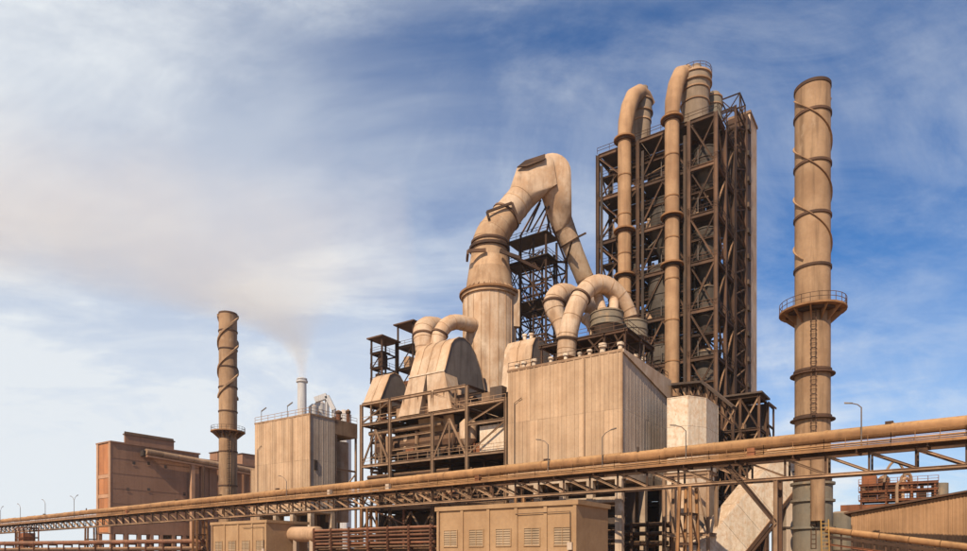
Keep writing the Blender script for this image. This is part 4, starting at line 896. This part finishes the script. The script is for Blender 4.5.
# ------------------------------------------------------------------ brick silo block
BC = q(111, 215); bl_ = leftlen(BC, 97.5); br = rightlen(BC, 199); bt = hz_(442, 215); bb = hz_(533, 215)
BR = thing('brick_silo_block', (BC.x, BC.y, 0), 'large red brown brick silo block on open ground floor columns', 'building')
MB().box(uv(BC, -bl_, 0, bb), U * bl_, V * br, Z * (bt - bb)).build('wall', 'brick', BR)
MB().box(uv(BC, -bl_ - .4, -.4, bt + .01), U * (bl_ + .8), V * (br + .8), Z * .45).build('roof', 'brick', BR)
for u in (-bl_ + .5, -.5): MB().box(uv(BC, u - .6, -.35, bb), U * 1.2, V * .33, Z * (bt - bb - .05)).build('pier', 'brick_pale', BR)
for z in (15, 21.5, 28): MB().box(uv(BC, -bl_ + 1.15, -.25, z), U * (bl_ - 2.3), V * .23, Z * 1.2).build('band', 'brick_pale', BR)
zz_l = [bb + .3, 16.4, 22.9, 29.4]; 
for z0, z1 in ((bb + .4, 14.9), (16.3, 21.4), (22.8, 27.9), (29.3, bt - .3)):
    for k in range(2): MB().box(uv(BC, -bl_ + 1.25 + k * (bl_ - 2.5) / 2 + .06, -.12, z0), U * ((bl_ - 2.5) / 2 - .12), V * .1, Z * (z1 - z0)).build('bay_panel', 'brick_orange', BR)
zs = rng_(bb, bt, 6)
for i, z in enumerate(zs[1:-1]): MB().box(uv(BC, .01, 0, z - .05), U * .06, V * br, Z * .1).build('course_line', 'brick', BR)
for v, z in ((7, 33), (12, 33.5), (18, 33), (5, 24), (12, 24.5), (25, 24)):
    w_ = MB().box(uv(BC, .005, v, z), U * .05, V * .9, Z * 1.1).build('window', 'dark_plate', BR)
    MB().box(uv(BC, .06, v - .15, z - .2), U * .12, V * 1.2, Z * .18).build('sill', 'brick_pale', w_)
vs_ = [.5, 4.9, 9.3, 13.7, 17, 21.5, 25.5, 30]
for v in vs_:
    for u in (-bl_ + .5, -.5): MB().box(uv(BC, u - .5, v - .55, 0), U * 1.0, V * 1.1, Z * (bb - .01)).build('ground_column', 'brick', BR)
MB().box(uv(BC, -bl_ + 1, 21.5, 2), U * 4, V * 3.4, Z * (bb - 2)).build('hopper', 'dark_plate', BR)
pc = uv(BC, -1.0, 5.0, 0)
t = thing('roof_penthouse', (pc.x, pc.y, bt + .46), 'brick penthouse on the roof of the red silo block', 'penthouse')
pz = hz_(433, 219); pL = leftlen(pc, 124); pR = rightlen(pc, 174)
MB().box(uv(pc, -pL, 0, bt + .47), U * pL, V * pR, Z * (pz - bt - .9)).build('wall', 'brick', t)
MB().box(uv(pc, -pL - .3, -.3, pz - .42), U * (pL + .6), V * (pR + .6), Z * .4).build('roof', 'rust_steel', t)
MB().prism([uv(pc, -pL, -.02, pz), uv(pc, 0, -.02, pz), uv(pc, -pL / 2, -.02, pz + .8)], V * pR).build('roof_ridge', 'rust_steel', t)
t = thing('roof_conveyor', uv(BC, 1, 20, 30), 'pale pipe conveyor running along the top of the red silo block', 'conveyor')
a, b = uv(BC, 1.9, 10.5, 37.6), uv(BC, 1.9, 56, 35.6)
n = 8
for i in range(n): MB().tube([a.lerp(b, i / n) , a.lerp(b, (i + 1) / n - .004)], 1.05, 14).build('cover', 'dusty_steel', t)
MB().beam(a - Z * 1.5, b - Z * 1.5, 2.0, .6).build('girder', 'brick', t)
for f in (.37, .93):
    x = a.lerp(b, f); member(Vector((x.x, x.y, 0)), x - Z * 1.8, 1.3, 1.3, 'brick_pale', 'column', t, 'B')
    member(Vector((x.x + 3.2, x.y + 2, 0)), x + Vector((3.2, 2, -1.8)), .7, .7, 'rust_steel', 'column', t)
MB().beam(a - Z * .5 , a - U * 2.5 - Z * .5, 1.8, 1.8).build('drive_housing', 'dark_plate', t)
BB2 = uv(BC, -1.5, br + .4, 0); r2 = rightlen(BB2, 256)
t = thing('brick_annex', (BB2.x, BB2.y, 0), 'lower red brick annex behind the thin chimney', 'building')
z2 = hz_(461, 246)
MB().box(uv(BB2, -8, 0, 0), U * 8, V * r2, Z * z2).build('wall', 'brick', t)
MB().box(uv(BB2, -8.3, .1, z2), U * 8.6, V * (r2 + .3), Z * .5).build('roof', 'brick', t)
for k in range(7): MB().box(uv(BB2, .01, 1 + k * r2 / 7, 1), U * .35, V * .8, Z * (z2 - 1.3)).build('pier', 'brick', t)
for i, (v0, w_, h_) in enumerate(((r2 * .35, 4, 3.4), (r2 * .78, 7, 4.2))):
    b_ = uv(BB2, -4, v0, z2 + .5); t2 = thing('roof_penthouse', b_, ('small', 'wide')[i] + ' brick penthouse on the lower annex roof behind the thin chimney', 'penthouse')
    MB().box(uv(BB2, -6, v0, z2 + .5), U * 5, V * w_, Z * h_).build('wall', 'brick', t2); MB().box(uv(BB2, -6.3, v0 - .3, z2 + .5 + h_), U * 5.6, V * (w_ + .6), Z * .35).build('roof', 'rust_steel', t2)

# ------------------------------------------------------------------ low flat buildings in front
def low_building(pxc, Y, pyc, pxl, D, nb, label):
    c = q(pxc, Y); L = leftlen(c, pxl); zt = hz_(pyc, Y)
    t = thing('switchgear_building', (c.x, c.y, 0), label, 'building', 'low buff buildings in front of the gallery')
    MB().box(uv(c, -L, 0, 0), U * L, V * D, Z * (zt - .5)).build('wall', 'buff_wall', t)
    MB().box(uv(c, -L - .25, -.25, zt - .5), U * (L + .5), V * (D + .5), Z * .5).build('parapet', 'buff_wall', t)
    w = L / nb
    for k in range(nb + 1): MB().box(uv(c, -L + k * w - .2 - (.2 if k == nb else 0) + (.2 if k == 0 else 0), -.16, 0), U * .4, V * .158, Z * (zt - .52)).build('pilaster', 'buff_wall', t)
    wt = zt - 2.9 if Y < 90 else zt - 3.6
    for k in range(nb):
        u0 = -L + k * w + w * .28; ww = w * .52; h = 1.9
        wn = MB().box(uv(c, u0, -.02, wt - h), U * ww, V * .015, Z * h).build('window', 'louvre_grey', t)
        m = MB()
        for (aa, bb_, cc, dd) in ((u0 - .08, wt - h - .08, ww + .16, .1), (u0 - .08, wt, ww + .16, .1)): m.box(uv(c, aa, -.12, bb_), U * cc, V * .1, Z * dd)
        for x in (u0 - .08, u0 + ww - .02): m.box(uv(c, x, -.12, wt - h), U * .1, V * .1, Z * h)
        m.box(uv(c, u0 + ww / 2 - .03, -.11, wt - h), U * .06, V * .08, Z * h)
        m.build('frame', 'buff_wall', wn)
        nn = 7
        for i in range(nn): MB().prism([uv(c, u0 + .02, -.1, wt - h + h * (i + .1) / nn), uv(c, u0 + .02, -.03, wt - h + h * (i + .75) / nn), uv(c, u0 + .02, -.025, wt - h + h * (i + .6) / nn)], U * (ww - .04)).build('slat', 'louvre_grey', wn)
    MB().tube([uv(c, -.7, -.22, 0), uv(c, -.7, -.22, zt - 1.2), uv(c, -L * .4, -.22, zt - 1.25)], .05, 8).build('conduit', 'dark_steel', t)
    MB().box(uv(c, -1.0, -.35, 2.6), U * .55, V * .3, Z * .8).build('junction_box', 'grey_sheet', t)
    MB().tube([uv(c, -L + .35, -.25, 0), uv(c, -L + .35, -.25, zt - .4)], .08, 8).build('downpipe', 'dusty_steel', t)
    return t
low_building(577, 70, 499.5, 437.5, 8.0, 5, 'long low buff building with five louvred bays in front of the conveyor gallery')
low_building(267, 115, 519.5, 212, 9.0, 4, 'shorter low buff building with four bays below the tan clad block')

# ------------------------------------------------------------------ conveyor gallery
g0 = Vector((46.15, 63, 0)); gd_ = Vector((-.788, .615, 0)).normalized(); gn = Vector((-gd_.y, gd_.x, 0))
if gn.y > 0: gn = -gn                                                     # towards the viewer's side
def gp(t, off, z): return g0 + gd_ * t + gn * off + Z * z
GA = thing('conveyor_gallery', gp(0, 0, 0), 'long ochre pipe covered conveyor gallery on a steel truss crossing the whole plant', 'conveyor')
T0, T1 = -24.0, 288.0
t_ = T0; k = 0
while t_ < T1:
    e = min(t_ + 6, T1)
    jz = random.uniform(-.05, .05)
    m = MB(); prof = []
    for f in rng_(-.28 * math.pi, 1.28 * math.pi, 18): prof.append((math.cos(f) * .72, 14.57 + jz + math.sin(f) * .72))
    m.rings([[gp(t_ + .02, o, z) for o, z in prof], [gp(e - .02, o, z) for o, z in prof]], True, True)
    m.build('cover', 'ochre_pipe', GA)
    m = MB(); pr2 = [(o * 1.05, 14.57 + (z - 14.57) * 1.05) for o, z in prof]
    m.rings([[gp(e - .12, o, z) for o, z in pr2], [gp(e + .12, o, z) for o, z in pr2]], True, True).build('cover_joint', 'ochre_pipe', GA)
    MB().rail([gp(t_, 1.95, 13.05), gp(e, 1.95, 13.05)], 1.1, 2.0, .045).build('guard_rail', 'ochre_pipe', GA)
    MB().box(gp(t_ + .01, 1.0, 12.95), gd_ * (e - t_ - .02), gn * 1.0, Z * .09).build('walkway_plank', 'dark_plate', GA)
    MB().box(gp(t_ + .01, 2.0, 12.78), gd_ * (e - t_ - .02), gn * .06, Z * .3).build('toe_board', 'ochre_pipe', GA)
    for z_, o_, w_ in ((13.55, .98, .22), (13.3, 1.25, .16)): member(gp(t_, o_, z_), gp(e, o_, z_), w_, w_, 'ochre_pipe', 'cable_pipe', GA, 'O')
    member(gp(t_ + 3, -1.1, 12.6), gp(t_ + 3, 2.0, 12.6), .2, .3, 'rust_steel', 'cross_beam', GA)
    for o in (1.0, -1.0):
        member(gp(t_, o, 12.7), gp(e, o, 12.7), .3, .45, 'rust_steel', 'top_chord', GA); member(gp(t_, o, 10.45), gp(e, o, 10.45), .28, .3, 'dusty_steel', 'bottom_chord', GA)
    t_ += 6; k += 1
t_ = T0; k = 0
while t_ < T1:
    for o in (1.0, -1.0):
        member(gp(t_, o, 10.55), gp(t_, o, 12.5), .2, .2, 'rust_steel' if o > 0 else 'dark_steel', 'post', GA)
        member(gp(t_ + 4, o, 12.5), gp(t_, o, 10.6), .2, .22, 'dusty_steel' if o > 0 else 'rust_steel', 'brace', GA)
    member(gp(t_, -1, 10.45), gp(t_, 1, 10.45), .18, .2, 'rust_steel', 'cross_tie', GA)
    t_ += 4; k += 1
m = MB(); m.tube([gp(T1, 0, 14.4), gp(T1 + 6, 0, 14.0), gp(T1 + 14, 0, 12.5), gp(T1 + 30, 0, 8.5)], .8, 18); m.build('head_chute', 'ochre_pipe', GA)
def gt(px):
    kx = (px - CX) / F; return (g0.x - kx * g0.y) / (-gd_.x + gd_.y * kx)
ka, kb = gt(731), gt(778)
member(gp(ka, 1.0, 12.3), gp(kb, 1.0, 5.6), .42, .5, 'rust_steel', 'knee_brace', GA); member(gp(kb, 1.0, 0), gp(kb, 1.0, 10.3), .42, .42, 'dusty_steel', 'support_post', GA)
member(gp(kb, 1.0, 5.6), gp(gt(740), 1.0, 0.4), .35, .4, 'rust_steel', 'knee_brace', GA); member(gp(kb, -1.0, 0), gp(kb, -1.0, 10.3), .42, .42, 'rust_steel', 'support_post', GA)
for tt_ in (6, 19, 33.5, 47, 58, 77, 92, 110, 131, 150, 172, 200, 232):
    kind_ = random.choice(('valve', 'box', 'vent'))
    if kind_ == 'valve': MB().tube([gp(tt_, .4, 15.1), gp(tt_, .4, 15.75)], .16, 10).build('inspection_stub', 'dark_steel', GA)
    elif kind_ == 'box': MB().box(gp(tt_, 1.3, 13.1), gd_ * .8, gn * .5, Z * .9).build('junction_box', random.choice(['grey_sheet', 'dark_steel', 'rust_red']), GA)
    else: MB().box(gp(tt_, -.3, 15.2), gd_ * .7, gn * .6, Z * .35).build('access_hatch', 'rust_steel', GA)
# trestles carrying the gallery
def trestle(px, label):
    kx = (px - CX) / F; tt = (g0.x - kx * g0.y) / (-gd_.x + gd_.y * kx)
    t = thing('gallery_trestle', gp(tt, 0, 0), label, 'trestle', 'A frame trestles under the gallery')
    for o in (1.0, -1.0):
        for s in (.9, -.9): member(gp(tt + s * 1.0, o * 1.25, 0), gp(tt + s * .35, o, 10.25), .36, .36, 'ochre_pipe', 'leg', t)
        for z in (3.4, 7): member(gp(tt - .8, o * 1.15, z), gp(tt + .8, o * 1.15, z), .2, .25, 'rust_steel', 'cross_tie', t)
    for s in (.75, -.75):
        for z in (3.4, 7): member(gp(tt + s, -1.1, z), gp(tt + s, 1.1, z), .2, .25, 'rust_steel', 'cross_tie', t)
        member(gp(tt + s, -1.1, 3.4), gp(tt + s, 1.1, 7), .16, .18, 'rust_steel', 'brace', t)
    return tt
for px, lb in ((688, 'ochre A frame trestle in front of the white clad tower'), (1010, 'ochre A frame trestle in front of the ribbed shed'), (369, 'ochre A frame trestle in front of the cooler steel frame'), (200, 'ochre A frame trestle in front of the brick annex'),
               (91, 'ochre A frame trestle just clear of the brick silo block'), (22, 'ochre A frame trestle at the head of the gallery'), (524, 'ochre A frame trestle behind the five bay buff building')): trestle(px, lb)
# lamps standing on the gallery
def lamp(px, h, arm, label, double=False, dirn=-1):
    kx = (px - CX) / F; tt = (g0.x - kx * g0.y) / (-gd_.x + gd_.y * kx); b_ = gp(tt, 1.02, 13.15)
    t = thing('lamp_post', b_, label, 'lamp', 'lamps along the conveyor gallery')
    top = b_ + Z * h
    MB().tube([b_, top], .07, 8).build('pole', 'lamp_metal', t)
    for s in ((dirn, -dirn) if double else (dirn,)):
        d_ = gd_ * (-s)
        MB().tube([top - Z * .05, top + d_ * arm * .4 + Z * arm * .38, top + d_ * arm + Z * arm * .62], .055, 8).build('arm', 'lamp_metal', t)
        e = top + d_ * arm + Z * arm * .62
        MB().hull([e + d_ * x + gn * y + Z * z for x, y, z in ((0, .1, -.05), (0, -.1, -.05), (0, .1, .08), (0, -.1, .08), (.75, .16, .08), (.75, -.16, .08), (.75, .1, .22), (.75, -.1, .22))]).build('lamp_head', 'lamp_metal', t)
for a in ((863, 4.0, .8, 'lamp post on the gallery between chimney and ribbed shed', False, -1), (689, 3.8, 1.2, 'lamp post on the gallery in front of the white clad tower', False, -1), (606, 4.3, 1.2, 'lamp post on the gallery before the ribbed house corner nearest the white tower', False, 1),
          (552, 4.2, 1.2, 'lamp post on the gallery before the middle of the ribbed house', False, -1), (291, 3.4, 1.8, 'lamp post on the gallery in front of the tan clad block', False, -1),
          (78, 5.2, 1.9, 'double armed lamp post on the gallery next to the brick silo block', True, 1), (49, 5.4, 1.9, 'single armed lamp post on the gallery near the double armed one', False, -1), (24, 5.2, 1.9, 'lamp post on the gallery above its head trestle', False, -1), (4, 5.0, 1.9, 'last lamp post at the far head of the gallery', False, 1)): lamp(*a)
for i, (u, lab) in enumerate(((-ll + 1.5, 'slim lamp on the far roof corner of the tan clad block'), (-ll + 10.5, 'slim lamp midway along the roof edge of the tan clad block'))):
    b_ = uv(LB, u, .6, lz1 + .35); t = thing('lamp_post', b_, lab, 'lamp')
    MB().tube([b_, b_ + Z * 2.6], .07, 8).build('pole', 'lamp_metal', t); MB().beam(b_ + Z * 2.6, b_ + Z * 3.2 + U * 1.7, .2, .2).build('lamp_head', 'lamp_metal', t)

# ------------------------------------------------------------------ shed and equipment on the right
SC = q(851, 80); ES = thing('ribbed_shed', (SC.x, SC.y, 0), 'tan ribbed metal shed with a rising roof edge', 'building')
sz = hz_(513, 80); sl = .165; SL = 26
n = 19; w = SL / 2 / n * 1.0
for i in range(n):
    u0 = i * SL / 2 / n; me = panel_mesh(SL / 2 / n, sz + sl * u0 - .1, 'shed_sheet', 2, .06, -sl); place(me, 'cladding_sheet', ES, uv(SC, u0, 0, 0), U, V)
MB().prism([uv(SC, 0, .06, 0), uv(SC, SL / 2, .06, 0), uv(SC, SL / 2, .06, sz + sl * SL / 2 - .1), uv(SC, 0, .06, sz - .1)], V * 30).build('wall_core', 'shed_sheet', ES)
MB().prism([uv(SC, -.7, -.6, sz - .12), uv(SC, SL / 2, -.6, sz + sl * SL / 2), uv(SC, SL / 2, -.6, sz + sl * SL / 2 + .22), uv(SC, -.7, -.6, sz + .1)], V * 31).build('roof', 'rust_steel', ES)
MB().prism([uv(SC, SL / 2, .06, 0), uv(SC, SL, .06, 0), uv(SC, SL, .06, sz), uv(SC, SL / 2, .06, sz + sl * SL / 2 - .1)], V * 30).build('wall_core', 'shed_sheet', ES)
MB().prism([uv(SC, SL / 2, -.6, sz + sl * SL / 2), uv(SC, SL + .7, -.6, sz - .12), uv(SC, SL + .7, -.6, sz + .1), uv(SC, SL / 2, -.6, sz + sl * SL / 2 + .22)], V * 31).build('roof', 'rust_steel', ES)
# rusty process skid behind
PC = q(886, 122); PS = thing('process_skid', (PC.x, PC.y, 0), 'rust red process skid with tanks and bent pipes rising behind the ribbed shed', 'process skid')
pz_ = lambda y: hz_(y, 122)
for u in (-4, 0, 4, 7.5):
    for v in (0, 5): member(uv(PC, u, v, 0), uv(PC, u, v, pz_(484)), .3, .3, 'rust_red', 'column', PS)
for z in (pz_(500), pz_(491), pz_(484)):
    for v in (0, 5): member(uv(PC, -4.4, v, z), uv(PC, 8, v, z), .25, .3, 'rust_red', 'beam', PS)
    MB().rail([uv(PC, -4.4, -.2, z + .1), uv(PC, 8, -.2, z + .1)], 1.0, 1.5, .08).build('guard_rail', 'rust_red', PS)
    MB().box(uv(PC, -4.4, 0, z + .15), U * 12.4, V * 5, Z * .1).build('floor_deck', 'rust_red', PS)
MB().box(uv(PC, -4, 1, pz_(500)), U * 2.4, V * 2.4, Z * (pz_(474) - pz_(500))).build('cabinet', 'rust_red', PS)
MB().lathe(uv(PC, -.4, 1.4, 0), [(1.0, pz_(502)), (1.0, pz_(478)), (.6, pz_(475)), (.1, pz_(474))], 18).build('tank', 'rust_steel', PS)
MB().lathe(uv(PC, 8.2, 2, 0), [(1.3, 2), (1.3, pz_(486)), (1.3, pz_(485))], 18).build('tank', 'grey_green', PS)
for (px, y0, y1) in ((903, 505, 478), (911, 505, 474), (897, 504, 482)):
    duct_pts, rr = smooth_path([p(px, y0, 121), p(px, y1 + 4, 121), p(px + (3 if px < 905 else -4), y1, 121), p(px + (7 if px < 905 else -9), y1 + 3, 121.5), p(px + (8 if px < 905 else -10), y1 + 9, 121.5)], [.28] * 5)
    MB().tube(duct_pts, rr, 10).build('bent_pipe', 'dusty_steel', PS)
duct_pts, rr = smooth_path([p(884, 482, 121), p(887, 470, 121), p(893, 462, 121), p(899, 463, 121), p(904, 472, 121), p(905, 486, 121)], [.22] * 6)
MB().tube(duct_pts, rr, 10).build('bent_pipe', 'pale_steel', PS)
for k in range(14): MB().box(uv(PC, rnd.uniform(-4, 6.5), rnd.uniform(.1, 2), rnd.choice([pz_(500), pz_(491)]) + .3), U * rnd.uniform(.5, 1.7), V * 1.2, Z * rnd.uniform(.6, 1.7)).build('equipment_box', rnd.choice(['rust_red', 'rust_steel', 'dusty_steel', 'ochre_pipe']), PS)
MB().box(uv(PC, -7.5, .5, 1), U * 14, V * 4, Z * (pz_(503) - 1)).build('base_house', 'rust_red', PS)
MB().box(p(866, 489, 119), Vector((1.2, 0, 0)), Vector((0, .5, 0)), Z * .15).build('side_step', 'rust_steel', PS)
# tank behind the chimney foot
tb = q(842, 110); t = thing('storage_tank', (tb.x, tb.y, 0), 'dark grey storage tank between the chimney foot and the ribbed shed', 'tank')
MB().lathe(tb, [(1.6, 0), (1.6, hz_(513, 110)), (1.2, hz_(511.5, 110))], 24).build('shell', 'grey_green', t)
for z in (3, 6): MB().annulus(tb, 1.55, 1.72, z - .1, z + .1, 24).build('stiffener_ring', 'dark_steel', t)
# falling pipe in front of the shed
a, b = p(826, 529.5, 74), p(1010, 552, 62)
t = thing('process_pipeline', (a.x, a.y, 0), 'thick ochre pipeline on posts falling away in front of the ribbed shed', 'pipe')
for i in range(6): MB().tube([a.lerp(b, i / 6), a.lerp(b, (i + 1) / 6 - .004)], .36, 14).build('pipe_section', 'ochre_pipe', t)
MB().beam(a - Z * .75, b - Z * .75, .3, .3).build('rail_beam', 'rust_steel', t)
for f in rng_(.03, .97, 14): x = a.lerp(b, f); member(Vector((x.x, x.y, 0)), x - Z * .3, .16, .16, 'rust_steel', 'post', t)
member(a - Z * 1.6, b - Z * 1.6, .2, .2, 'rust_red', 'rail_beam', t)
# yellow ladder
la = q(826, 73); t = thing('yellow_ladder', (la.x, la.y, 0), 'yellow steel ladder beside the foot of the tall chimney', 'ladder')
for s in (-.42, .42): MB().beam(Vector((la.x + s, la.y, 0)), Vector((la.x + s, la.y + .3, hz_(519, 73))), .1, .1).build('stile', 'yellow_paint', t)
for k in range(13): MB().beam(Vector((la.x - .42, la.y + .3 * k / 13, .5 + k * .42)), Vector((la.x + .42, la.y + .3 * k / 13, .5 + k * .42)), .07, .07).build('rung', 'yellow_paint', t)

# ------------------------------------------------------------------ pipe racks low in the picture
def rack(a, b, pipes, name, label, npost, mat='rust_red', pm='rust_steel'):
    t = thing(name, (a.x, a.y, 0), label, 'pipe rack', 'low pipe racks'); d, s_, u_ = basis(b - a)
    top = 0
    for (o, z, r) in pipes:
        top = max(top, z); MB().tube([a + s_ * o + Z * (z - a.z), b + s_ * o + Z * (z - b.z)], r, 12).build('pipe', random.choice([mat, pm]), t)
    for f in rng_(.01, .99, npost):
        x = a.lerp(b, f)
        for o in (-1.1, 1.1): member(Vector((x.x, x.y, 0)) + s_ * o, Vector((x.x, x.y, top + .4)) + s_ * o, .26, .26, mat, 'post', t)
        for z in sorted({round(z_ - r_ - .12, 1) for _, z_, r_ in pipes}): member(Vector((x.x, x.y, z)) - s_ * 1.3, Vector((x.x, x.y, z)) + s_ * 1.3, .18, .22, mat, 'cross_tie', t)
    return t
rack(q(318, 112), q(437, 96), [(-.9, 6.3, .2), (0, 6.3, .15), (.9, 6.2, .18), (-.9, 5.7, .15), (-.8, 5.2, .18), (.2, 5.2, .22), (.9, 5.1, .15), (-.9, 4.6, .14), (-.5, 4.1, .24), (.6, 4.1, .16), (-.8, 3.5, .16), (0, 3.0, .24)], 'pipe_rack', 'rusty red pipe rack beside the five bay buff building under the cooler frame', 6, 'shaded_rust', 'rust_steel')
rack(q(-20, 178), q(206, 150), [(-.8, 5.6, .5), (.4, 5.6, .4), (-.5, 3.9, .5), (.6, 3.9, .3)], 'pipe_rack', 'rusty pipe rack running below the brick silo block', 14, 'shaded_rust', 'rust_steel')
rack(q(590, 100), q(668, 92), [(-.8, 6.5, .2), (.3, 6.5, .3), (-.5, 5.2, .3), (.6, 5.2, .2), (0, 3.8, .35)], 'pipe_rack', 'dark pipe rack between the buff building and the white clad tower', 5, 'rust_steel', 'dark_steel')
# horizontal tank by the left low building
ht = q(300, 118); t = thing('horizontal_tank', (ht.x, ht.y, 0), 'dusty horizontal tank on saddles behind the four bay buff building', 'tank')
a, b = p(291, 534, 120), p(318, 534, 114)
d_ = (b - a).normalized(); MB().tube([a - d_ * .4, a, b, b + d_ * .4], [.7, 1.35, 1.35, .7], 20).build('shell', 'dusty_steel', t)
for f in (.2, .8): x = a.lerp(b, f); MB().box(Vector((x.x - .3, x.y - .9, 0)), Vector((.6, 0, 0)), Vector((0, 1.8, 0)), Z * (x.z - .9)).build('saddle', 'concrete', t)
# transfer house at the gallery head
x = q(27, 205); t = thing('head_station', (x.x, x.y, 0), 'small rusty steel transfer station under the far end of the gallery', 'steel frame')
for u in (-3, 0, 3):
    for v in (-2, 2): member(uv(x, u, v, 0), uv(x, u, v, 11), .3, .3, 'rust_red', 'column', t)
for z in (5, 8, 11):
    for v in (-2, 2): member(uv(x, -3, v, z), uv(x, 3, v, z), .25, .3, 'rust_red', 'beam', t)
    MB().box(uv(x, -3, -2, z + .15), U * 6, V * 4, Z * .1).build('floor_deck', 'rust_steel', t)
MB().box(uv(x, -1.5, -1.5, 5.3), U * 3.6, V * 3, Z * 4.2).build('drive_housing', 'rust_red', t)

# ------------------------------------------------------------------ far plant in the haze
fc = q(302, 600); t = thing('chimney', (fc.x, fc.y, 0), 'distant pale smoking chimney seen over the tan clad block', 'chimney')
fh = hz_(379, 600)
zs = rng_(0, fh, 6)
for a, b in zip(zs[:-1], zs[1:]): MB().lathe(fc, [(4.3 - a * .002, a), (4.3 - b * .002, b)], 28).build('shaft_section', 'far_haze_pale', t)
MB().annulus(fc, 3.8, 5.2, fh - 3, fh - 1.5, 28).build('platform', 'far_haze_pale', t); MB().annulus(fc, 3.6, 4.6, fh - .5, fh + .4, 28).build('rim', 'far_haze_pale', t)
def far_silo(px, y, r, label, Y=600):
    c = q(px, Y); z = hz_(y, Y); t = thing('far_silo', (c.x, c.y, 0), label, 'silo', 'pale equipment of the distant plant')
    MB().lathe(c, [(r, 0), (r, z)], 20).build('shell', 'far_haze_pale', t); MB().lathe(c, [(r * 1.05, z), (r * .3, z + r * .7)], 20).build('roof', 'far_haze_pale', t); return t
far_silo(313, 407, 4, 'distant pale silo right beside the far smoking chimney', 610); far_silo(320, 404, 5, 'distant pale silo with a cone roof behind the clad block rail', 620); far_silo(344, 415, 7, 'broad low distant silo behind the clad block roof', 640)
a, b, c_ = p(315, 400, 605), p(327, 396, 605), p(334, 410, 605)
t = thing('far_conveyor', (b.x, b.y, 0), 'distant pale conveyor with a kinked housing beside the far silos', 'conveyor', 'pale equipment of the distant plant')
MB().beam(a, b, 4, 5).build('housing', 'far_haze_pale', t); MB().beam(b, c_, 4, 4).build('housing', 'far_haze_pale', t); member(Vector((b.x, b.y, 0)), b, 3, 3, 'far_haze_pale', 'column', t); member(Vector((c_.x, c_.y, 0)), c_, 3, 3, 'far_haze_pale', 'column', t)

# ------------------------------------------------------------------ smoke and haze
def volume(name, density, color, aniso=0.3):
    m = bpy.data.materials.new(name); m.use_nodes = True; tr = m.node_tree; tr.nodes.clear()
    o = N(tr, 'ShaderNodeOutputMaterial'); v = N(tr, 'ShaderNodeVolumePrincipled'); v.inputs['Color'].default_value = (*color, 1); v.inputs['Density'].default_value = density
    v.inputs['Anisotropy'].default_value = aniso; tr.links.new(v.outputs[0], o.inputs['Volume']); MATS[name] = m; return m, tr, v
m_, tr, vol = volume('smoke_volume', 0.0, (0.97, 0.94, 0.90), -0.05)
stk = Vector((fc.x, fc.y, fh + .5))
# object space: origin at the chimney mouth, -x is downwind
tcn = N(tr, 'ShaderNodeTexCoord'); sp = N(tr, 'ShaderNodeSeparateXYZ'); tr.links.new(tcn.outputs['Object'], sp.inputs[0])
zp_n = math_node(tr, 'MAXIMUM', sp.outputs[2], 0.0)
xc_n = math_node(tr, 'MULTIPLY', math_node(tr, 'POWER', zp_n, 2.4), -0.00155)                # the axis bends downwind as it climbs
wid_n = math_node(tr, 'ADD', math_node(tr, 'MULTIPLY', math_node(tr, 'POWER', zp_n, 1.4), 0.00372 * .52), 1.0)
rad_n = math_node(tr, 'MINIMUM', math_node(tr, 'ADD', math_node(tr, 'MULTIPLY', math_node(tr, 'POWER', zp_n, 2.0), 0.0120), 5.5), 150.0)
nz = N(tr, 'ShaderNodeTexNoise'); nz.inputs['Scale'].default_value = 0.011; nz.inputs['Detail'].default_value = 4; nz.inputs['Roughness'].default_value = 0.6; tr.links.new(tcn.outputs['Object'], nz.inputs['Vector'])
ddx = math_node(tr, 'DIVIDE', math_node(tr, 'SUBTRACT', sp.outputs[0], xc_n), wid_n)
dist = math_node(tr, 'SQRT', math_node(tr, 'ADD', math_node(tr, 'POWER', ddx, 2.0), math_node(tr, 'POWER', sp.outputs[1], 2.0)))
rel = math_node(tr, 'ADD', math_node(tr, 'DIVIDE', dist, rad_n), math_node(tr, 'MULTIPLY', math_node(tr, 'SUBTRACT', nz.outputs[0], 0.45), 1.1))
fall = N(tr, 'ShaderNodeMapRange', interpolation_type='SMOOTHSTEP'); fall.inputs[1].default_value = 1.0; fall.inputs[2].default_value = 0.0; tr.links.new(rel, fall.inputs[0])
topf = N(tr, 'ShaderNodeMapRange', interpolation_type='SMOOTHSTEP'); topf.inputs[1].default_value = 295.0; topf.inputs[2].default_value = 150.0; tr.links.new(sp.outputs[2], topf.inputs[0])
dn = math_node(tr, 'MULTIPLY', math_node(tr, 'DIVIDE', 0.9, math_node(tr, 'ADD', rad_n, 3.0)), topf.outputs[0])
tr.links.new(math_node(tr, 'MULTIPLY', dn, fall.outputs[0]), vol.inputs['Density'])
m_.cycles.volume_step_rate = 0.25
mb = MB(); mb.box(stk + Vector((-520, -200, .2)), Vector((620, 0, 0)), Vector((0, 330, 0)), Z * 300)
so = mb.build('smoke', 'smoke_volume', kind='stuff', label='tan smoke plume drifting from the distant chimney', cat='smoke')
# put its origin at the chimney mouth so the plume is shaped from there
off = stk - so.location
for v_ in so.data.vertices: v_.co -= off
so.location = stk; WM[so] = Matrix.Translation(stk)
volume('haze_volume', 0.00009, (0.80, 0.88, 0.97), 0.2)
MB().box(Vector((-900, -60, -3)), Vector((1600, 0, 0)), Vector((0, 790, 0)), Z * 490).build('haze', 'haze_volume', kind='stuff', label='pale dusty air over the plant', cat='haze')
